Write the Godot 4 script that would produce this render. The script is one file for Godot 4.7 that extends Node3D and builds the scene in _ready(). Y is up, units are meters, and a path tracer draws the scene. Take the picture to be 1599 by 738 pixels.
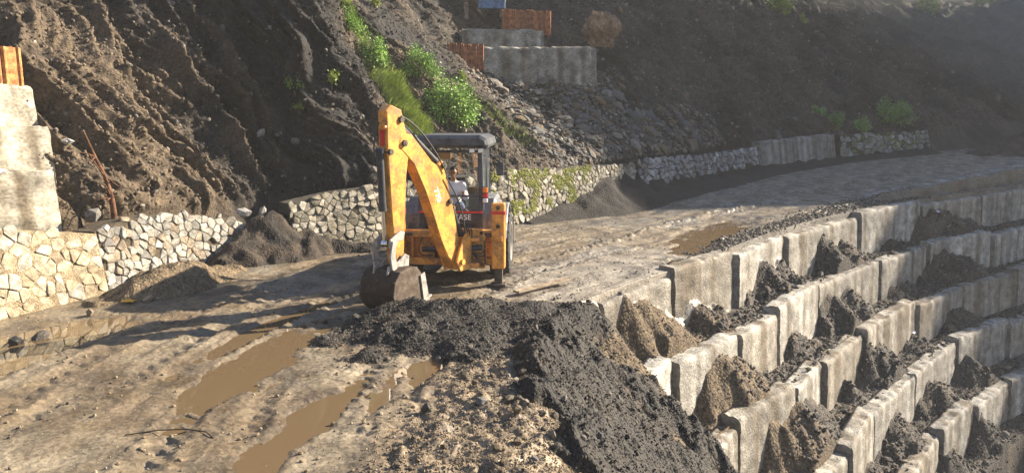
extends Node3D
# A mountain road being cleared by a backhoe loader: hillside and stone walls on the left, stepped concrete blocks on the right.

var rng := RandomNumberGenerator.new()
var used_names := {}
var mats := {}
var tex := {}

# ---------------------------------------------------------------- naming helpers
func numbered(parent: Node, called: String) -> String:
	var key := str(parent.get_instance_id()) + called
	var n: int = used_names.get(key, 0)
	used_names[key] = n + 1
	return called if n == 0 else "%s_%03d" % [called, n]

func mk(called: String, mesh: Mesh, mat: Material, parent: Node = self) -> MeshInstance3D:
	var o := MeshInstance3D.new()
	o.name = numbered(parent, called)
	o.mesh = mesh
	if mat: o.material_override = mat
	parent.add_child(o, true)
	return o

func tag(o: Node, label: String, category := "", group := "", kind := "") -> Node:
	if label: o.set_meta("label", label)
	if category: o.set_meta("category", category)
	if group: o.set_meta("group", group)
	if kind: o.set_meta("kind", kind)
	return o

func thing(called: String, label: String, category: String, where := Vector3.ZERO, group := "") -> Node3D:
	var o := Node3D.new()
	o.name = numbered(self, called)
	add_child(o, true)
	o.position = where
	tag(o, label, category, group)
	return o

func structure(called: String, mesh: Mesh, mat: Material) -> MeshInstance3D:
	var o := mk(called, mesh, mat)
	o.set_meta("kind", "structure")
	return o

# ---------------------------------------------------------------- mesh buffer
class MB:
	var v := PackedVector3Array()
	var n := PackedVector3Array()
	var c := PackedColorArray()
	var colored := false
	var col := Color(1, 1, 1)
	func tri(a: Vector3, b: Vector3, d: Vector3, na: Vector3, nb: Vector3, nd: Vector3) -> void:
		var g := (d - a).cross(b - a)
		if g.dot(na + nb + nd) < 0.0:
			v.append(a); v.append(d); v.append(b); n.append(na); n.append(nd); n.append(nb)
		else:
			v.append(a); v.append(b); v.append(d); n.append(na); n.append(nb); n.append(nd)
		if colored:
			c.append(col); c.append(col); c.append(col)
	func poly(p: Array, hint: Vector3) -> void:
		# flat convex polygon whose normal points along hint
		var g := Vector3.ZERO
		for i in range(1, p.size() - 1): g += (p[i + 1] - p[0]).cross(p[i] - p[0])
		if g.length() < 1e-12: return
		g = g.normalized()
		if g.dot(hint) < 0.0: g = -g
		for i in range(1, p.size() - 1): tri(p[0], p[i], p[i + 1], g, g, g)
	func box(t: Transform3D, size: Vector3, ch := 0.01) -> void:
		var h := size * 0.5
		ch = minf(ch, minf(h.x, minf(h.y, h.z)) * 0.9)
		var pt := func(s: Array, axis: int) -> Vector3:
			var q := Vector3.ZERO
			for k in 3: q[k] = s[k] * (h[k] if k == axis else h[k] - ch)
			return t * q
		for axis in 3:
			var b := (axis + 1) % 3
			var d := (axis + 2) % 3
			for sg in [-1.0, 1.0]:
				var hint := Vector3.ZERO
				hint[axis] = sg
				var ps := []
				for w in [[-1.0, -1.0], [1.0, -1.0], [1.0, 1.0], [-1.0, 1.0]]:
					var s := [0.0, 0.0, 0.0]
					s[axis] = sg; s[b] = w[0]; s[d] = w[1]
					ps.append(pt.call(s, axis))
				poly(ps, t.basis * hint)
			for s1 in [-1.0, 1.0]:
				for s2 in [-1.0, 1.0]:
					var e1 := [0.0, 0.0, 0.0]
					e1[axis] = -1.0; e1[b] = s1; e1[d] = s2
					var e2 := e1.duplicate()
					e2[axis] = 1.0
					var hint2 := Vector3.ZERO
					hint2[b] = s1; hint2[d] = s2
					poly([pt.call(e1, b), pt.call(e2, b), pt.call(e2, d), pt.call(e1, d)], t.basis * hint2)
		for sx in [-1.0, 1.0]:
			for sy in [-1.0, 1.0]:
				for sz in [-1.0, 1.0]:
					var s3 := [sx, sy, sz]
					poly([pt.call(s3, 0), pt.call(s3, 1), pt.call(s3, 2)], t.basis * Vector3(sx, sy, sz))
	func bx(a: Vector3, b: Vector3, ch := 0.01) -> void:
		box(Transform3D(Basis(), (a + b) * 0.5), (b - a).abs(), ch)
	func bar(a: Vector3, b: Vector3, w: float, hgt: float, up := Vector3.UP, ch := 0.01) -> void:
		var z := (b - a).normalized()
		var x := up.cross(z).normalized()
		var y := z.cross(x)
		box(Transform3D(Basis(x, y, z), (a + b) * 0.5), Vector3(w, hgt, a.distance_to(b)), ch)
	func prism(p: PackedVector2Array, o: Vector3, ex: Vector3, ey: Vector3, thick: float, ch := 0.012) -> void:
		# polygon p in the plane (ex, ey) through o, thickness centred on it, chamfered rim
		var ez := ex.cross(ey).normalized()
		if Geometry2D.is_polygon_clockwise(p): p.reverse()
		var m := p.size()
		var inner := PackedVector2Array()
		var nrm := PackedVector2Array()
		for i in m:
			var e := (p[(i + 1) % m] - p[i]).normalized()
			nrm.append(Vector2(e.y, -e.x))
		for i in m:
			var a := nrm[(i + m - 1) % m]
			var b := nrm[i]
			var k := (a + b).normalized()
			inner.append(p[i] - k * (ch / maxf(0.35, k.dot(b))))
		var ids := Geometry2D.triangulate_polygon(inner)
		for sg in [-1.0, 1.0]:
			var off: Vector3 = ez * (thick * 0.5 * sg)
			var off2: Vector3 = ez * ((thick * 0.5 - ch) * sg)
			var nn: Vector3 = ez * sg
			for i in range(0, ids.size(), 3):
				tri(o + ex * inner[ids[i]].x + ey * inner[ids[i]].y + off, o + ex * inner[ids[i + 1]].x + ey * inner[ids[i + 1]].y + off, o + ex * inner[ids[i + 2]].x + ey * inner[ids[i + 2]].y + off, nn, nn, nn)
			for i in m:
				var j := (i + 1) % m
				var out := ex * nrm[i].x + ey * nrm[i].y
				poly([o + ex * inner[i].x + ey * inner[i].y + off, o + ex * inner[j].x + ey * inner[j].y + off, o + ex * p[j].x + ey * p[j].y + off2, o + ex * p[i].x + ey * p[i].y + off2], out + nn)
		for i in m:
			var j := (i + 1) % m
			var out := ex * nrm[i].x + ey * nrm[i].y
			var z2 := ez * (thick * 0.5 - ch)
			var a := o + ex * p[i].x + ey * p[i].y
			var b := o + ex * p[j].x + ey * p[j].y
			poly([a - z2, b - z2, b + z2, a + z2], out)
	func cyl(a: Vector3, b: Vector3, r0: float, r1: float, k := 16, caps := true) -> void:
		var z := (b - a).normalized()
		var x := z.cross(Vector3.UP if absf(z.y) < 0.9 else Vector3.RIGHT).normalized()
		var y := z.cross(x)
		for i in k:
			var t0 := TAU * i / k
			var t1 := TAU * (i + 1) / k
			var n0 := x * cos(t0) + y * sin(t0)
			var n1 := x * cos(t1) + y * sin(t1)
			tri(a + n0 * r0, a + n1 * r0, b + n1 * r1, n0, n1, n1)
			tri(a + n0 * r0, b + n1 * r1, b + n0 * r1, n0, n1, n0)
			if caps:
				tri(a, a + n0 * r0, a + n1 * r0, -z, -z, -z)
				tri(b, b + n0 * r1, b + n1 * r1, z, z, z)
	func lathe(o: Vector3, axis: Vector3, prof: Array, k := 32) -> void:
		# prof: [distance along axis, radius] pairs
		var x := axis.cross(Vector3.UP if absf(axis.y) < 0.9 else Vector3.RIGHT).normalized()
		var y := axis.cross(x)
		for j in prof.size() - 1:
			var d := Vector2(prof[j + 1][0] - prof[j][0], prof[j + 1][1] - prof[j][1]).normalized()
			for i in k:
				var t0 := TAU * i / k
				var t1 := TAU * (i + 1) / k
				var r0 := x * cos(t0) + y * sin(t0)
				var r1 := x * cos(t1) + y * sin(t1)
				var n0 := (r0 * d.x - axis * d.y).normalized()
				var n1 := (r1 * d.x - axis * d.y).normalized()
				var a: Vector3 = o + axis * prof[j][0]
				var b: Vector3 = o + axis * prof[j + 1][0]
				if prof[j][1] > 0.0: tri(a + r0 * prof[j][1], a + r1 * prof[j][1], b + r1 * prof[j + 1][1], n0, n1, n1)
				if prof[j + 1][1] > 0.0: tri(a + r0 * prof[j][1], b + r1 * prof[j + 1][1], b + r0 * prof[j + 1][1], n0, n1, n0)
	func tube(path: Array, r: float, k := 8) -> void:
		for i in path.size() - 1:
			cyl(path[i], path[i + 1], r, r, k, true)
	func hose(a: Vector3, b: Vector3, sag: Vector3, r: float, seg := 12) -> void:
		var p := []
		for i in seg + 1:
			var t := float(i) / seg
			p.append(a.lerp(b, t) + sag * (4.0 * t * (1.0 - t)))
		tube(p, r, 8)
	func done() -> ArrayMesh:
		var m := ArrayMesh.new()
		var arr := []
		arr.resize(Mesh.ARRAY_MAX)
		arr[Mesh.ARRAY_VERTEX] = v
		arr[Mesh.ARRAY_NORMAL] = n
		if colored: arr[Mesh.ARRAY_COLOR] = c
		m.add_surface_from_arrays(Mesh.PRIMITIVE_TRIANGLES, arr)
		return m

# a grid of points, rows of length w; normals come from the grid itself
func grid_mesh(p: PackedVector3Array, c: PackedColorArray, w: int, flip := false, j0 := 0, j1 := -1) -> ArrayMesh:
	var h := p.size() / w
	if j1 < 0: j1 = w - 1
	var vv := PackedVector3Array()
	var cc := PackedColorArray()
	var nn := PackedVector3Array()
	var ww := j1 - j0 + 1
	for i in h:
		var up := mini(i + 1, h - 1) * w
		var dn := maxi(i - 1, 0) * w
		var row := i * w
		for j in range(j0, j1 + 1):
			vv.append(p[row + j])
			cc.append(c[row + j])
			var d := (p[up + j] - p[dn + j]).cross(p[row + mini(j + 1, w - 1)] - p[row + maxi(j - 1, 0)])
			if flip: d = -d
			nn.append(d.normalized())
	var idx := PackedInt32Array()
	idx.resize((h - 1) * (ww - 1) * 6)
	var k := 0
	for i in h - 1:
		for j in ww - 1:
			var a := i * ww + j
			var b := a + 1
			var d := a + ww
			var e := d + 1
			if flip:
				idx[k] = a; idx[k + 1] = d; idx[k + 2] = b; idx[k + 3] = b; idx[k + 4] = d; idx[k + 5] = e
			else:
				idx[k] = a; idx[k + 1] = b; idx[k + 2] = d; idx[k + 3] = b; idx[k + 4] = e; idx[k + 5] = d
			k += 6
	var arr := []
	arr.resize(Mesh.ARRAY_MAX)
	arr[Mesh.ARRAY_VERTEX] = vv
	arr[Mesh.ARRAY_NORMAL] = nn
	arr[Mesh.ARRAY_COLOR] = cc
	arr[Mesh.ARRAY_INDEX] = idx
	var m := ArrayMesh.new()
	m.add_surface_from_arrays(Mesh.PRIMITIVE_TRIANGLES, arr)
	return m

# ---------------------------------------------------------------- noises and textures
func fnl(kind: int, freq: float, sd: int, oct := 1, fract := FastNoiseLite.FRACTAL_FBM) -> FastNoiseLite:
	var f := FastNoiseLite.new()
	f.noise_type = kind
	f.frequency = freq
	f.seed = sd
	f.fractal_type = fract if oct > 1 else FastNoiseLite.FRACTAL_NONE
	f.fractal_octaves = oct
	return f

func field(f: FastNoiseLite, size: int) -> PackedByteArray:
	var im := f.get_seamless_image(size, size)
	im.convert(Image.FORMAT_L8)
	return im.get_data()

func cell(freq: float, sd: int, ret: int) -> FastNoiseLite:
	var f := fnl(FastNoiseLite.TYPE_CELLULAR, freq, sd)
	f.cellular_return_type = ret
	f.cellular_jitter = 1.0
	return f

func make_tex(called: String, size: int, fields: Array, weights: Array, lo: Color, hi: Color, gain := 1.0, bias := 0.5) -> void:
	# two textures: colour from the weighted fields, relief from the same
	var data := []
	for f in fields: data.append(field(f, size))
	var a := PackedByteArray()
	a.resize(size * size * 3)
	var b := PackedByteArray()
	b.resize(size * size)
	var tot := 0.0
	for w in weights: tot += absf(w)
	var kk := fields.size()
	for i in size * size:
		var x := 0.0
		for k in kk: x += (data[k][i] / 255.0 - 0.5) * weights[k]
		x = clampf(bias + gain * x / tot, 0.0, 1.0)
		b[i] = int(x * 255.0)
		a[i * 3] = int(lerpf(lo.r, hi.r, x) * 255.0)
		a[i * 3 + 1] = int(lerpf(lo.g, hi.g, x) * 255.0)
		a[i * 3 + 2] = int(lerpf(lo.b, hi.b, x) * 255.0)
	tex[called] = ImageTexture.create_from_image(Image.create_from_data(size, size, false, Image.FORMAT_RGB8, a))
	tex[called + "_relief"] = ImageTexture.create_from_image(Image.create_from_data(size, size, false, Image.FORMAT_L8, b))

func lin(r: float, g: float, b: float) -> Color:
	return Color(r, g, b).linear_to_srgb()

func grainy(called: String, tx: String, scale: float, relief: float, rough: float, tint := Color(1, 1, 1), vertex := true, world := true, spec := 0.4) -> StandardMaterial3D:
	var m := StandardMaterial3D.new()
	m.albedo_color = tint
	m.vertex_color_use_as_albedo = vertex
	m.uv1_triplanar = true
	m.uv1_world_triplanar = world
	m.uv1_scale = Vector3.ONE * scale
	m.uv1_triplanar_sharpness = 3.0
	m.albedo_texture = tex[tx]
	m.heightmap_enabled = relief > 0.0
	if relief > 0.0:
		m.heightmap_texture = tex[tx + "_relief"]
		m.heightmap_scale = relief
	m.roughness = rough
	m.metallic_specular = spec
	mats[called] = m
	return m

func plain(called: String, c: Color, rough: float, metal := 0.0) -> StandardMaterial3D:
	var m := StandardMaterial3D.new()
	m.albedo_color = c
	m.roughness = rough
	m.metallic = metal
	mats[called] = m
	return m

func make_materials() -> void:
	var S := FastNoiseLite.TYPE_SIMPLEX_SMOOTH
	make_tex("soil", 512, [cell(0.05, 11, FastNoiseLite.RETURN_CELL_VALUE), cell(0.11, 12, FastNoiseLite.RETURN_CELL_VALUE), fnl(S, 0.012, 13, 5), cell(0.05, 14, FastNoiseLite.RETURN_DISTANCE)], [0.7, 0.8, 1.0, -0.8], Color(0.42, 0.42, 0.43), Color(1, 0.98, 0.95), 1.25)
	make_tex("gravel", 512, [cell(0.045, 21, FastNoiseLite.RETURN_CELL_VALUE), cell(0.09, 22, FastNoiseLite.RETURN_CELL_VALUE), cell(0.045, 21, FastNoiseLite.RETURN_DISTANCE), fnl(S, 0.01, 23, 3)], [0.8, 0.7, -1.0, 0.5], Color(0.3, 0.3, 0.31), Color(1, 0.98, 0.95), 1.5)
	make_tex("mud", 512, [fnl(S, 0.006, 31, 6), fnl(S, 0.05, 32, 4), cell(0.12, 33, FastNoiseLite.RETURN_CELL_VALUE)], [0.9, 0.6, 0.45], Color(0.56, 0.55, 0.54), Color(1, 1, 1), 1.7)
	make_tex("wet", 256, [fnl(S, 0.012, 34, 5), fnl(S, 0.05, 35, 3)], [1.0, 0.4], Color(0.36, 0.36, 0.36), Color(0.95, 0.95, 0.95), 2.4)
	make_tex("concrete", 512, [fnl(S, 0.008, 41, 5), fnl(S, 0.06, 42, 4), cell(0.14, 43, FastNoiseLite.RETURN_CELL_VALUE)], [1.0, 0.8, 0.5], Color(0.5, 0.49, 0.47), Color(1, 0.99, 0.97), 1.7)
	make_tex("stone", 256, [fnl(S, 0.015, 51, 5), fnl(S, 0.08, 52, 3)], [1.0, 0.6], Color(0.6, 0.59, 0.57), Color(1, 1, 1), 1.7)
	make_tex("wear", 512, [fnl(S, 0.009, 61, 6), fnl(S, 0.06, 62, 3), cell(0.1, 63, FastNoiseLite.RETURN_CELL_VALUE)], [1.0, 0.45, 0.2], Color(0.56, 0.56, 0.62), Color(1, 1, 1), 2.6, 0.85)
	make_tex("rust", 256, [fnl(S, 0.015, 71, 5), fnl(S, 0.08, 72, 4)], [1.0, 0.8], Color(0.5, 0.42, 0.36), Color(1, 1, 1), 1.6)
	grainy("hill", "soil", 0.55, 5.0, 0.92)
	var rd := grainy("road", "mud", 0.4, 1.0, 1.0, Color(1, 1, 1), true, true, 0.5)
	rd.roughness_texture = tex.wet
	grainy("bank", "gravel", 0.9, 4.0, 0.9)
	grainy("heap", "gravel", 1.1, 4.0, 0.8)
	grainy("pebble", "stone", 1.5, 0.0, 0.85)
	grainy("rock", "stone", 0.9, 1.5, 0.85)
	grainy("concrete", "concrete", 0.5, 1.3, 0.85)
	grainy("cast_smooth", "concrete", 0.4, 0.6, 0.85)
	grainy("masonry", "stone", 1.7, 1.2, 0.85)
	grainy("mortar", "concrete", 0.9, 2.5, 0.95)
	grainy("rusty", "rust", 1.2, 0.3, 0.75)
	grainy("orange", "wear", 0.5, 0.0, 0.42, lin(0.74, 0.32, 0.05), false, false, 0.5)
	make_tex("dust", 256, [fnl(S, 0.02, 64, 4)], [1.0], Color(0.42, 0.32, 0.2), Color(0.56, 0.46, 0.32))
	make_tex("dust_mask", 512, [fnl(S, 0.007, 65, 6), fnl(S, 0.05, 66, 4)], [1.0, 0.6], Color(0, 0, 0), Color(1, 1, 1), 3.4, 0.16)
	var og: StandardMaterial3D = mats.orange
	og.detail_enabled = true
	og.detail_blend_mode = BaseMaterial3D.BLEND_MODE_MIX
	og.detail_albedo = tex.dust
	og.detail_mask = tex.dust_mask
	grainy("black_paint", "wear", 0.8, 0.0, 0.45, lin(0.05, 0.052, 0.058), false, false)
	grainy("grey_plastic", "wear", 0.8, 0.0, 0.5, lin(0.16, 0.165, 0.17), false, false)
	grainy("tyre", "wear", 1.2, 0.6, 0.85, lin(0.035, 0.034, 0.032), false, false)
	grainy("worn_steel", "rust", 1.2, 0.4, 0.6, lin(0.12, 0.105, 0.09), false, false)
	grainy("bare_steel", "wear", 1.2, 0.2, 0.4, lin(0.36, 0.33, 0.29), false, false)
	grainy("wood", "rust", 0.8, 0.6, 0.85)
	grainy("cab_blue", "wear", 0.8, 0.0, 0.5, lin(0.065, 0.075, 0.095), false, false)
	grainy("roof_shell", "wear", 0.6, 0.0, 0.45, lin(0.085, 0.09, 0.095), false, false)
	grainy("bucket_steel", "rust", 1.4, 0.5, 0.7, lin(0.06, 0.045, 0.034), false, false)
	grainy("side_steel", "rust", 1.4, 0.5, 0.7, lin(0.13, 0.105, 0.08), false, false)
	plain("console_tan", lin(0.3, 0.14, 0.03), 0.7)
	plain("tan_paper", lin(0.5, 0.3, 0.12), 0.8)
	plain("chrome", lin(0.6, 0.6, 0.6), 0.2, 1.0)
	plain("rubber", lin(0.02, 0.02, 0.02), 0.6)
	plain("yellow_scrap", lin(0.55, 0.3, 0.03), 0.6)
	plain("red", lin(0.55, 0.03, 0.025), 0.4)
	plain("white_print", lin(0.7, 0.7, 0.68), 0.5)
	var gl := plain("glass", Color(0.55, 0.62, 0.62, 0.07), 0.04)
	gl.transparency = BaseMaterial3D.TRANSPARENCY_ALPHA
	plain("amber_lens", lin(0.75, 0.22, 0.02), 0.2)
	plain("red_lens", lin(0.45, 0.02, 0.02), 0.2)
	plain("white_cloth", lin(0.74, 0.75, 0.78), 0.9)
	plain("jeans", lin(0.09, 0.13, 0.22), 0.9)
	plain("skin", lin(0.30, 0.16, 0.09), 0.6)
	plain("hair", lin(0.012, 0.01, 0.009), 0.6)
	plain("seat_cloth", lin(0.03, 0.03, 0.032), 0.9)
	plain("white_plastic", lin(0.75, 0.76, 0.78), 0.5)
	var w := plain("puddle", lin(0.115, 0.08, 0.044), 0.02)
	w.metallic_specular = 0.5
	var lf := plain("leaf", Color(1, 1, 1), 0.5)
	lf.vertex_color_use_as_albedo = true
	lf.backlight = Color(0.5, 0.55, 0.2)
	var gr := plain("grass_blade", Color(1, 1, 1), 0.6)
	gr.vertex_color_use_as_albedo = true
	gr.backlight = Color(0.5, 0.5, 0.2)
	var ms := plain("moss", Color(1, 1, 1), 0.95)
	ms.vertex_color_use_as_albedo = true

# ---------------------------------------------------------------- the road: s runs along its outer edge, e is metres outward from that edge
const EDGE := [[1.3, 0.0], [0.75, -4.5], [0.4, -8.0], [0.75, -11.0], [2.1, -13.7], [5.0, -17.0], [7.5, -20.1], [10.7, -23.4], [14.2, -26.3], [18.3, -29.0], [24.0, -33.0], [30.0, -37.5], [40.0, -45.0], [60.0, -58.0]]
const STEP := 1.3            # height of one tier of blocks
var edge_p := PackedVector2Array()
var edge_n := PackedVector2Array()

func spline(pts: Array, step: float) -> PackedVector2Array:
	var p := PackedVector2Array()
	for q in pts: p.append(Vector2(q[0], q[1]))
	var dense := PackedVector2Array()
	var m := p.size()
	for i in m - 1:
		var a := p[i - 1] if i > 0 else 2.0 * p[0] - p[1]
		var d := p[i + 2] if i + 2 < m else 2.0 * p[m - 1] - p[m - 2]
		for k in 60:
			dense.append(p[i].cubic_interpolate(p[i + 1], a, d, k / 60.0))
	dense.append(p[m - 1])
	var out := PackedVector2Array([dense[0]])
	var need := step
	for i in range(1, dense.size()):
		var seg := dense[i].distance_to(dense[i - 1])
		var done := 0.0
		while seg - done >= need:
			done += need
			out.append(dense[i - 1].lerp(dense[i], done / seg))
			need = step
		need -= seg - done
	return out

func make_edge() -> void:
	edge_p = spline(EDGE, 0.1)
	var m := edge_p.size()
	for i in m:
		var t := (edge_p[mini(i + 3, m - 1)] - edge_p[maxi(i - 3, 0)]).normalized()
		edge_n.append(Vector2(-t.y, t.x))

func at_edge(s: float, e: float) -> Vector2:
	var f := clampf(s / 0.1, 0.0, edge_p.size() - 1.001)
	var i := int(f)
	return edge_p[i].lerp(edge_p[i + 1], f - i) + edge_n[i].lerp(edge_n[i + 1], f - i).normalized() * e

func to_edge(x: float, z: float) -> Vector2:
	var best := 1e9
	var bi := 0
	var q := Vector2(x, z)
	var i := 0
	while i < edge_p.size():
		var d := q.distance_squared_to(edge_p[i])
		if d < best:
			best = d; bi = i
		i += 4
	for k in range(maxi(bi - 4, 0), mini(bi + 5, edge_p.size())):
		var d := q.distance_squared_to(edge_p[k])
		if d < best:
			best = d; bi = k
	return Vector2(bi * 0.1, (q - edge_p[bi]).dot(edge_n[bi]))

var n_streak: FastNoiseLite
var n_fine: FastNoiseLite
var n_lump: FastNoiseLite
var n_big: FastNoiseLite
var n_ridge: FastNoiseLite
var n_clod: FastNoiseLite
# puddles: s, e, half length, half width, depth, turn
const PUDDLES := [[9.3, -3.95, 1.2, 0.42, 0.07, 0.12], [7.75, -2.7, 1.0, 0.28, 0.06, 0.25], [8.9, -1.75, 0.85, 0.3, 0.06, 0.2], [9.6, -7.6, 1.0, 0.7, 0.07, 0.3], [21.6, -1.75, 3.6, 0.62, 0.07, -0.2], [10.6, -4.6, 1.5, 0.22, 0.05, 0.1]]
# soil spilled over the blocks onto a ledge: s, tier, height, half width
const SPILLS := [[14.5, 0, 1.15, 2.0], [16.3, 1, 1.2, 1.9], [18.0, 2, 1.2, 1.9], [17.3, 0, 0.5, 1.2], [20.9, 0, 1.05, 1.5], [22.2, 0, 0.8, 1.1], [25.2, 0, 1.1, 1.7], [26.6, 0, 0.85, 1.6], [33.4, 0, 1.2, 3.2], [30.2, 0, 0.5, 1.4], [23.6, 1, 1.05, 1.5], [25.0, 1, 0.95, 1.3], [20.6, 1, 0.6, 1.2], [32.6, 1, 1.1, 2.6], [28.9, 1, 0.4, 1.4], [23.9, 2, 1.2, 1.9], [21.8, 2, 0.55, 1.1], [27.2, 2, 0.5, 1.8], [30.8, 2, 0.9, 2.0], [22.6, 3, 1.0, 1.5], [26.4, 3, 0.9, 1.8], [20.0, 3, 0.5, 1.2], [30.0, 3, 0.9, 1.2], [24.8, 4, 0.9, 1.3], [28.0, 4, 1.0, 1.5]]

func road_level(s: float) -> float:
	return 0.046 * maxf(0.0, s - 24.0)

func block_level(s: float) -> float:
	return 0.012 * maxf(0.0, s - 19.0)

func ground_y(s: float, e: float, x: float, z: float) -> float:
	var base := road_level(s)
	if e <= 0.3:
		var y := 0.0
		var amp := clampf(0.35 + 0.65 * smoothstep(-9.0, -6.0, e), 0.0, 1.0) * (1.0 - 0.85 * smoothstep(20.0, 28.0, s))
		y += amp * 0.028 * n_streak.get_noise_2d(e * 26.0, s * 2.4)
		y += amp * 0.026 * n_fine.get_noise_2d(e * 60.0, s * 9.0)
		y += 0.011 * (1.0 - 0.8 * smoothstep(20.0, 28.0, s)) * n_lump.get_noise_2d(x * 24.0, z * 24.0)
		var slurry := smoothstep(0.0, 0.3, n_big.get_noise_2d(x * 6.0 + 33.0, z * 6.0) + 0.25 * smoothstep(-2.5, -5.5, e) * (1.0 - smoothstep(10.0, 12.0, s)))
		y *= 1.0 - 0.7 * slurry
		# wheel ruts with squeezed-up shoulders and tread marks
		for k in 9:
			var c: float = [-6.3, -5.2, -3.3, -2.55, -4.4, -1.35, -7.1, -3.8, -5.8][k] + 0.55 * n_big.get_noise_2d(s * 3.0, k * 77.0)
			var d := absf(e - c)
			if d < 0.6:
				var on := clampf(0.5 + 1.6 * n_big.get_noise_2d(s * 5.0 + 400.0, k * 131.0), 0.0, 1.0)
				var tread := 0.018 * signf(sin(s * 30.0 + absf(e - c) * 14.0)) if d < 0.15 else 0.0
				y += on * (-0.035 * exp(-d * d / 0.022) + 0.03 * exp(-pow(d - 0.25, 2.0) / 0.005) * (0.6 + 1.2 * n_lump.get_noise_2d(x * 55.0, z * 55.0)) + tread * exp(-d * d / 0.02))
		for p in PUDDLES:
			var ds: float = s - p[0]
			var de: float = e - p[1] - ds * p[5]
			if absf(ds) < p[2] * 1.7 and absf(de) < p[3] * 2.2:
				var m: float = 1.0 - pow(ds / p[2], 2.0) - pow(de / p[3], 2.0) + 0.8 * n_big.get_noise_2d(x * 22.0, z * 22.0) + 0.5 * n_lump.get_noise_2d(x * 26.0, z * 26.0)
				y = lerpf(y, minf(y, 0.02) - p[4] * 0.9, smoothstep(-0.6, 0.6, m))
		# rough gravel verge in the foreground, windrow of stones along the edge further on
		var verge := smoothstep(-2.4, -1.3, e + 0.55 * n_big.get_noise_2d(x * 14.0, z * 14.0) - 0.4 * (s - 7.0) * 0.5) * (1.0 - smoothstep(9.2, 10.4, s))
		y += verge * (0.08 + 0.07 * n_lump.get_noise_2d(x * 12.0 + 50.0, z * 12.0) + 0.06 * n_lump.get_noise_2d(x * 45.0, z * 45.0))
		var row := smoothstep(19.0, 21.0, s) * exp(-pow((e + 0.75 + 0.35 * n_big.get_noise_2d(s * 9.0, 5.0)) / 0.3, 2.0))
		y += row * (0.1 + 0.12 * n_lump.get_noise_2d(x * 36.0, z * 36.0))
		var row2 := smoothstep(15.0, 17.0, s) * exp(-pow((e + 3.4 + 0.02 * (s - 18.0) + 0.5 * n_big.get_noise_2d(s * 6.0, 35.0)) / 0.22, 2.0))
		y += row2 * (0.06 + 0.08 * n_lump.get_noise_2d(x * 36.0, z * 36.0))
		y += base
		if e < -1.0 or s < 19.0:
			if e < -0.25: return y
		# the strip behind the blocks comes down to their tops
		var d1 := lerpf(y, bank_y(s, minf(e, -0.34) if s > 12.5 else maxf(e, -0.2), x, z), smoothstep(-1.3, -0.34, e) if s > 19.0 else smoothstep(-0.45, 0.3 if s < 12.5 else -0.3, e))
		if s > 31.0: d1 = lerpf(d1, y if e < -1.45 else block_level(s) + 0.03 + 0.05 * n_lump.get_noise_2d(x * 30.0, z * 30.0), smoothstep(31.0, 31.6, s))
		return d1 if e < (-0.1 if s < 12.5 else -0.32) else bank_y(s, e, x, z)
	return bank_y(s, e, x, z)

func bank_y(s: float, e: float, x: float, z: float) -> float:
	var lump := n_lump.get_noise_2d(x * 22.0, z * 22.0)
	var soft := 0.5 * (e + sqrt(e * e + 0.12)) - 0.17
	var slope := -1.05 * soft + 0.06 * lump + 0.12 * n_big.get_noise_2d(x * 9.0, z * 9.0) + 0.05 * n_streak.get_noise_2d(s * 20.0, e * 1.5)
	if s < 11.7: return slope
	# tiers
	var top := block_level(s)
	var k := floorf(e + 0.3)
	var tier := top - 0.03
	if e > -0.3:
		k = maxf(k, 0.0)
		tier = top - STEP * (k + 1.0) - 0.16 + (STEP + (0.16 if k > 0.5 else 0.13) - 0.16 * signf(k)) * (1.0 - smoothstep(k - 0.3, k - 0.2, e))
		var into := e - k
		tier += 0.10 * (1.0 - into) + 0.09 * lump * smoothstep(0.0, 0.2, into) * (1.0 - smoothstep(0.55, 0.7, into))
		if into > -0.17:
			for p in SPILLS:
				if p[1] == int(k) and absf(s - p[0]) < p[3] * 1.5:
					var off: float = (s - p[0]) / p[3] - 0.25 * into
					var warp := 0.5 * n_big.get_noise_2d(x * 18.0 + 7.0, z * 18.0)
					off += warp * 0.35
					var cone: float = p[2] * (1.08 + 0.4 * warp) - p[2] * (sqrt(off * off * 0.6 + 0.03) if off > 0.0 else sqrt(off * off * 1.9 + 0.03)) - into * (0.6 + 0.35 * p[2]) + 0.16 * n_streak.get_noise_2d(s * 24.0 - into * 6.0, e * 3.0) + 0.12 * lump
					tier = maxf(tier, top - STEP * (k + 1.0) - 0.1 + cone)
	if k > 4.5: tier = minf(tier, top - STEP * 5.5 - (e - 5.0) * 1.0 + 0.2 * lump)
	var drape := slope - 0.8 * maxf(0.0, s - 12.3) + 0.3 + 0.09 * n_streak.get_noise_2d(s * 16.0, e * 1.4)
	drape = minf(drape, 0.02 - 0.3 * e + 0.05 * lump)
	return lerpf(slope, maxf(tier, drape), smoothstep(11.7, 12.5, s))

func ground_at(x: float, z: float) -> float:
	var q := to_edge(x, z)
	return ground_y(q.x, q.y, x, z)

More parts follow.
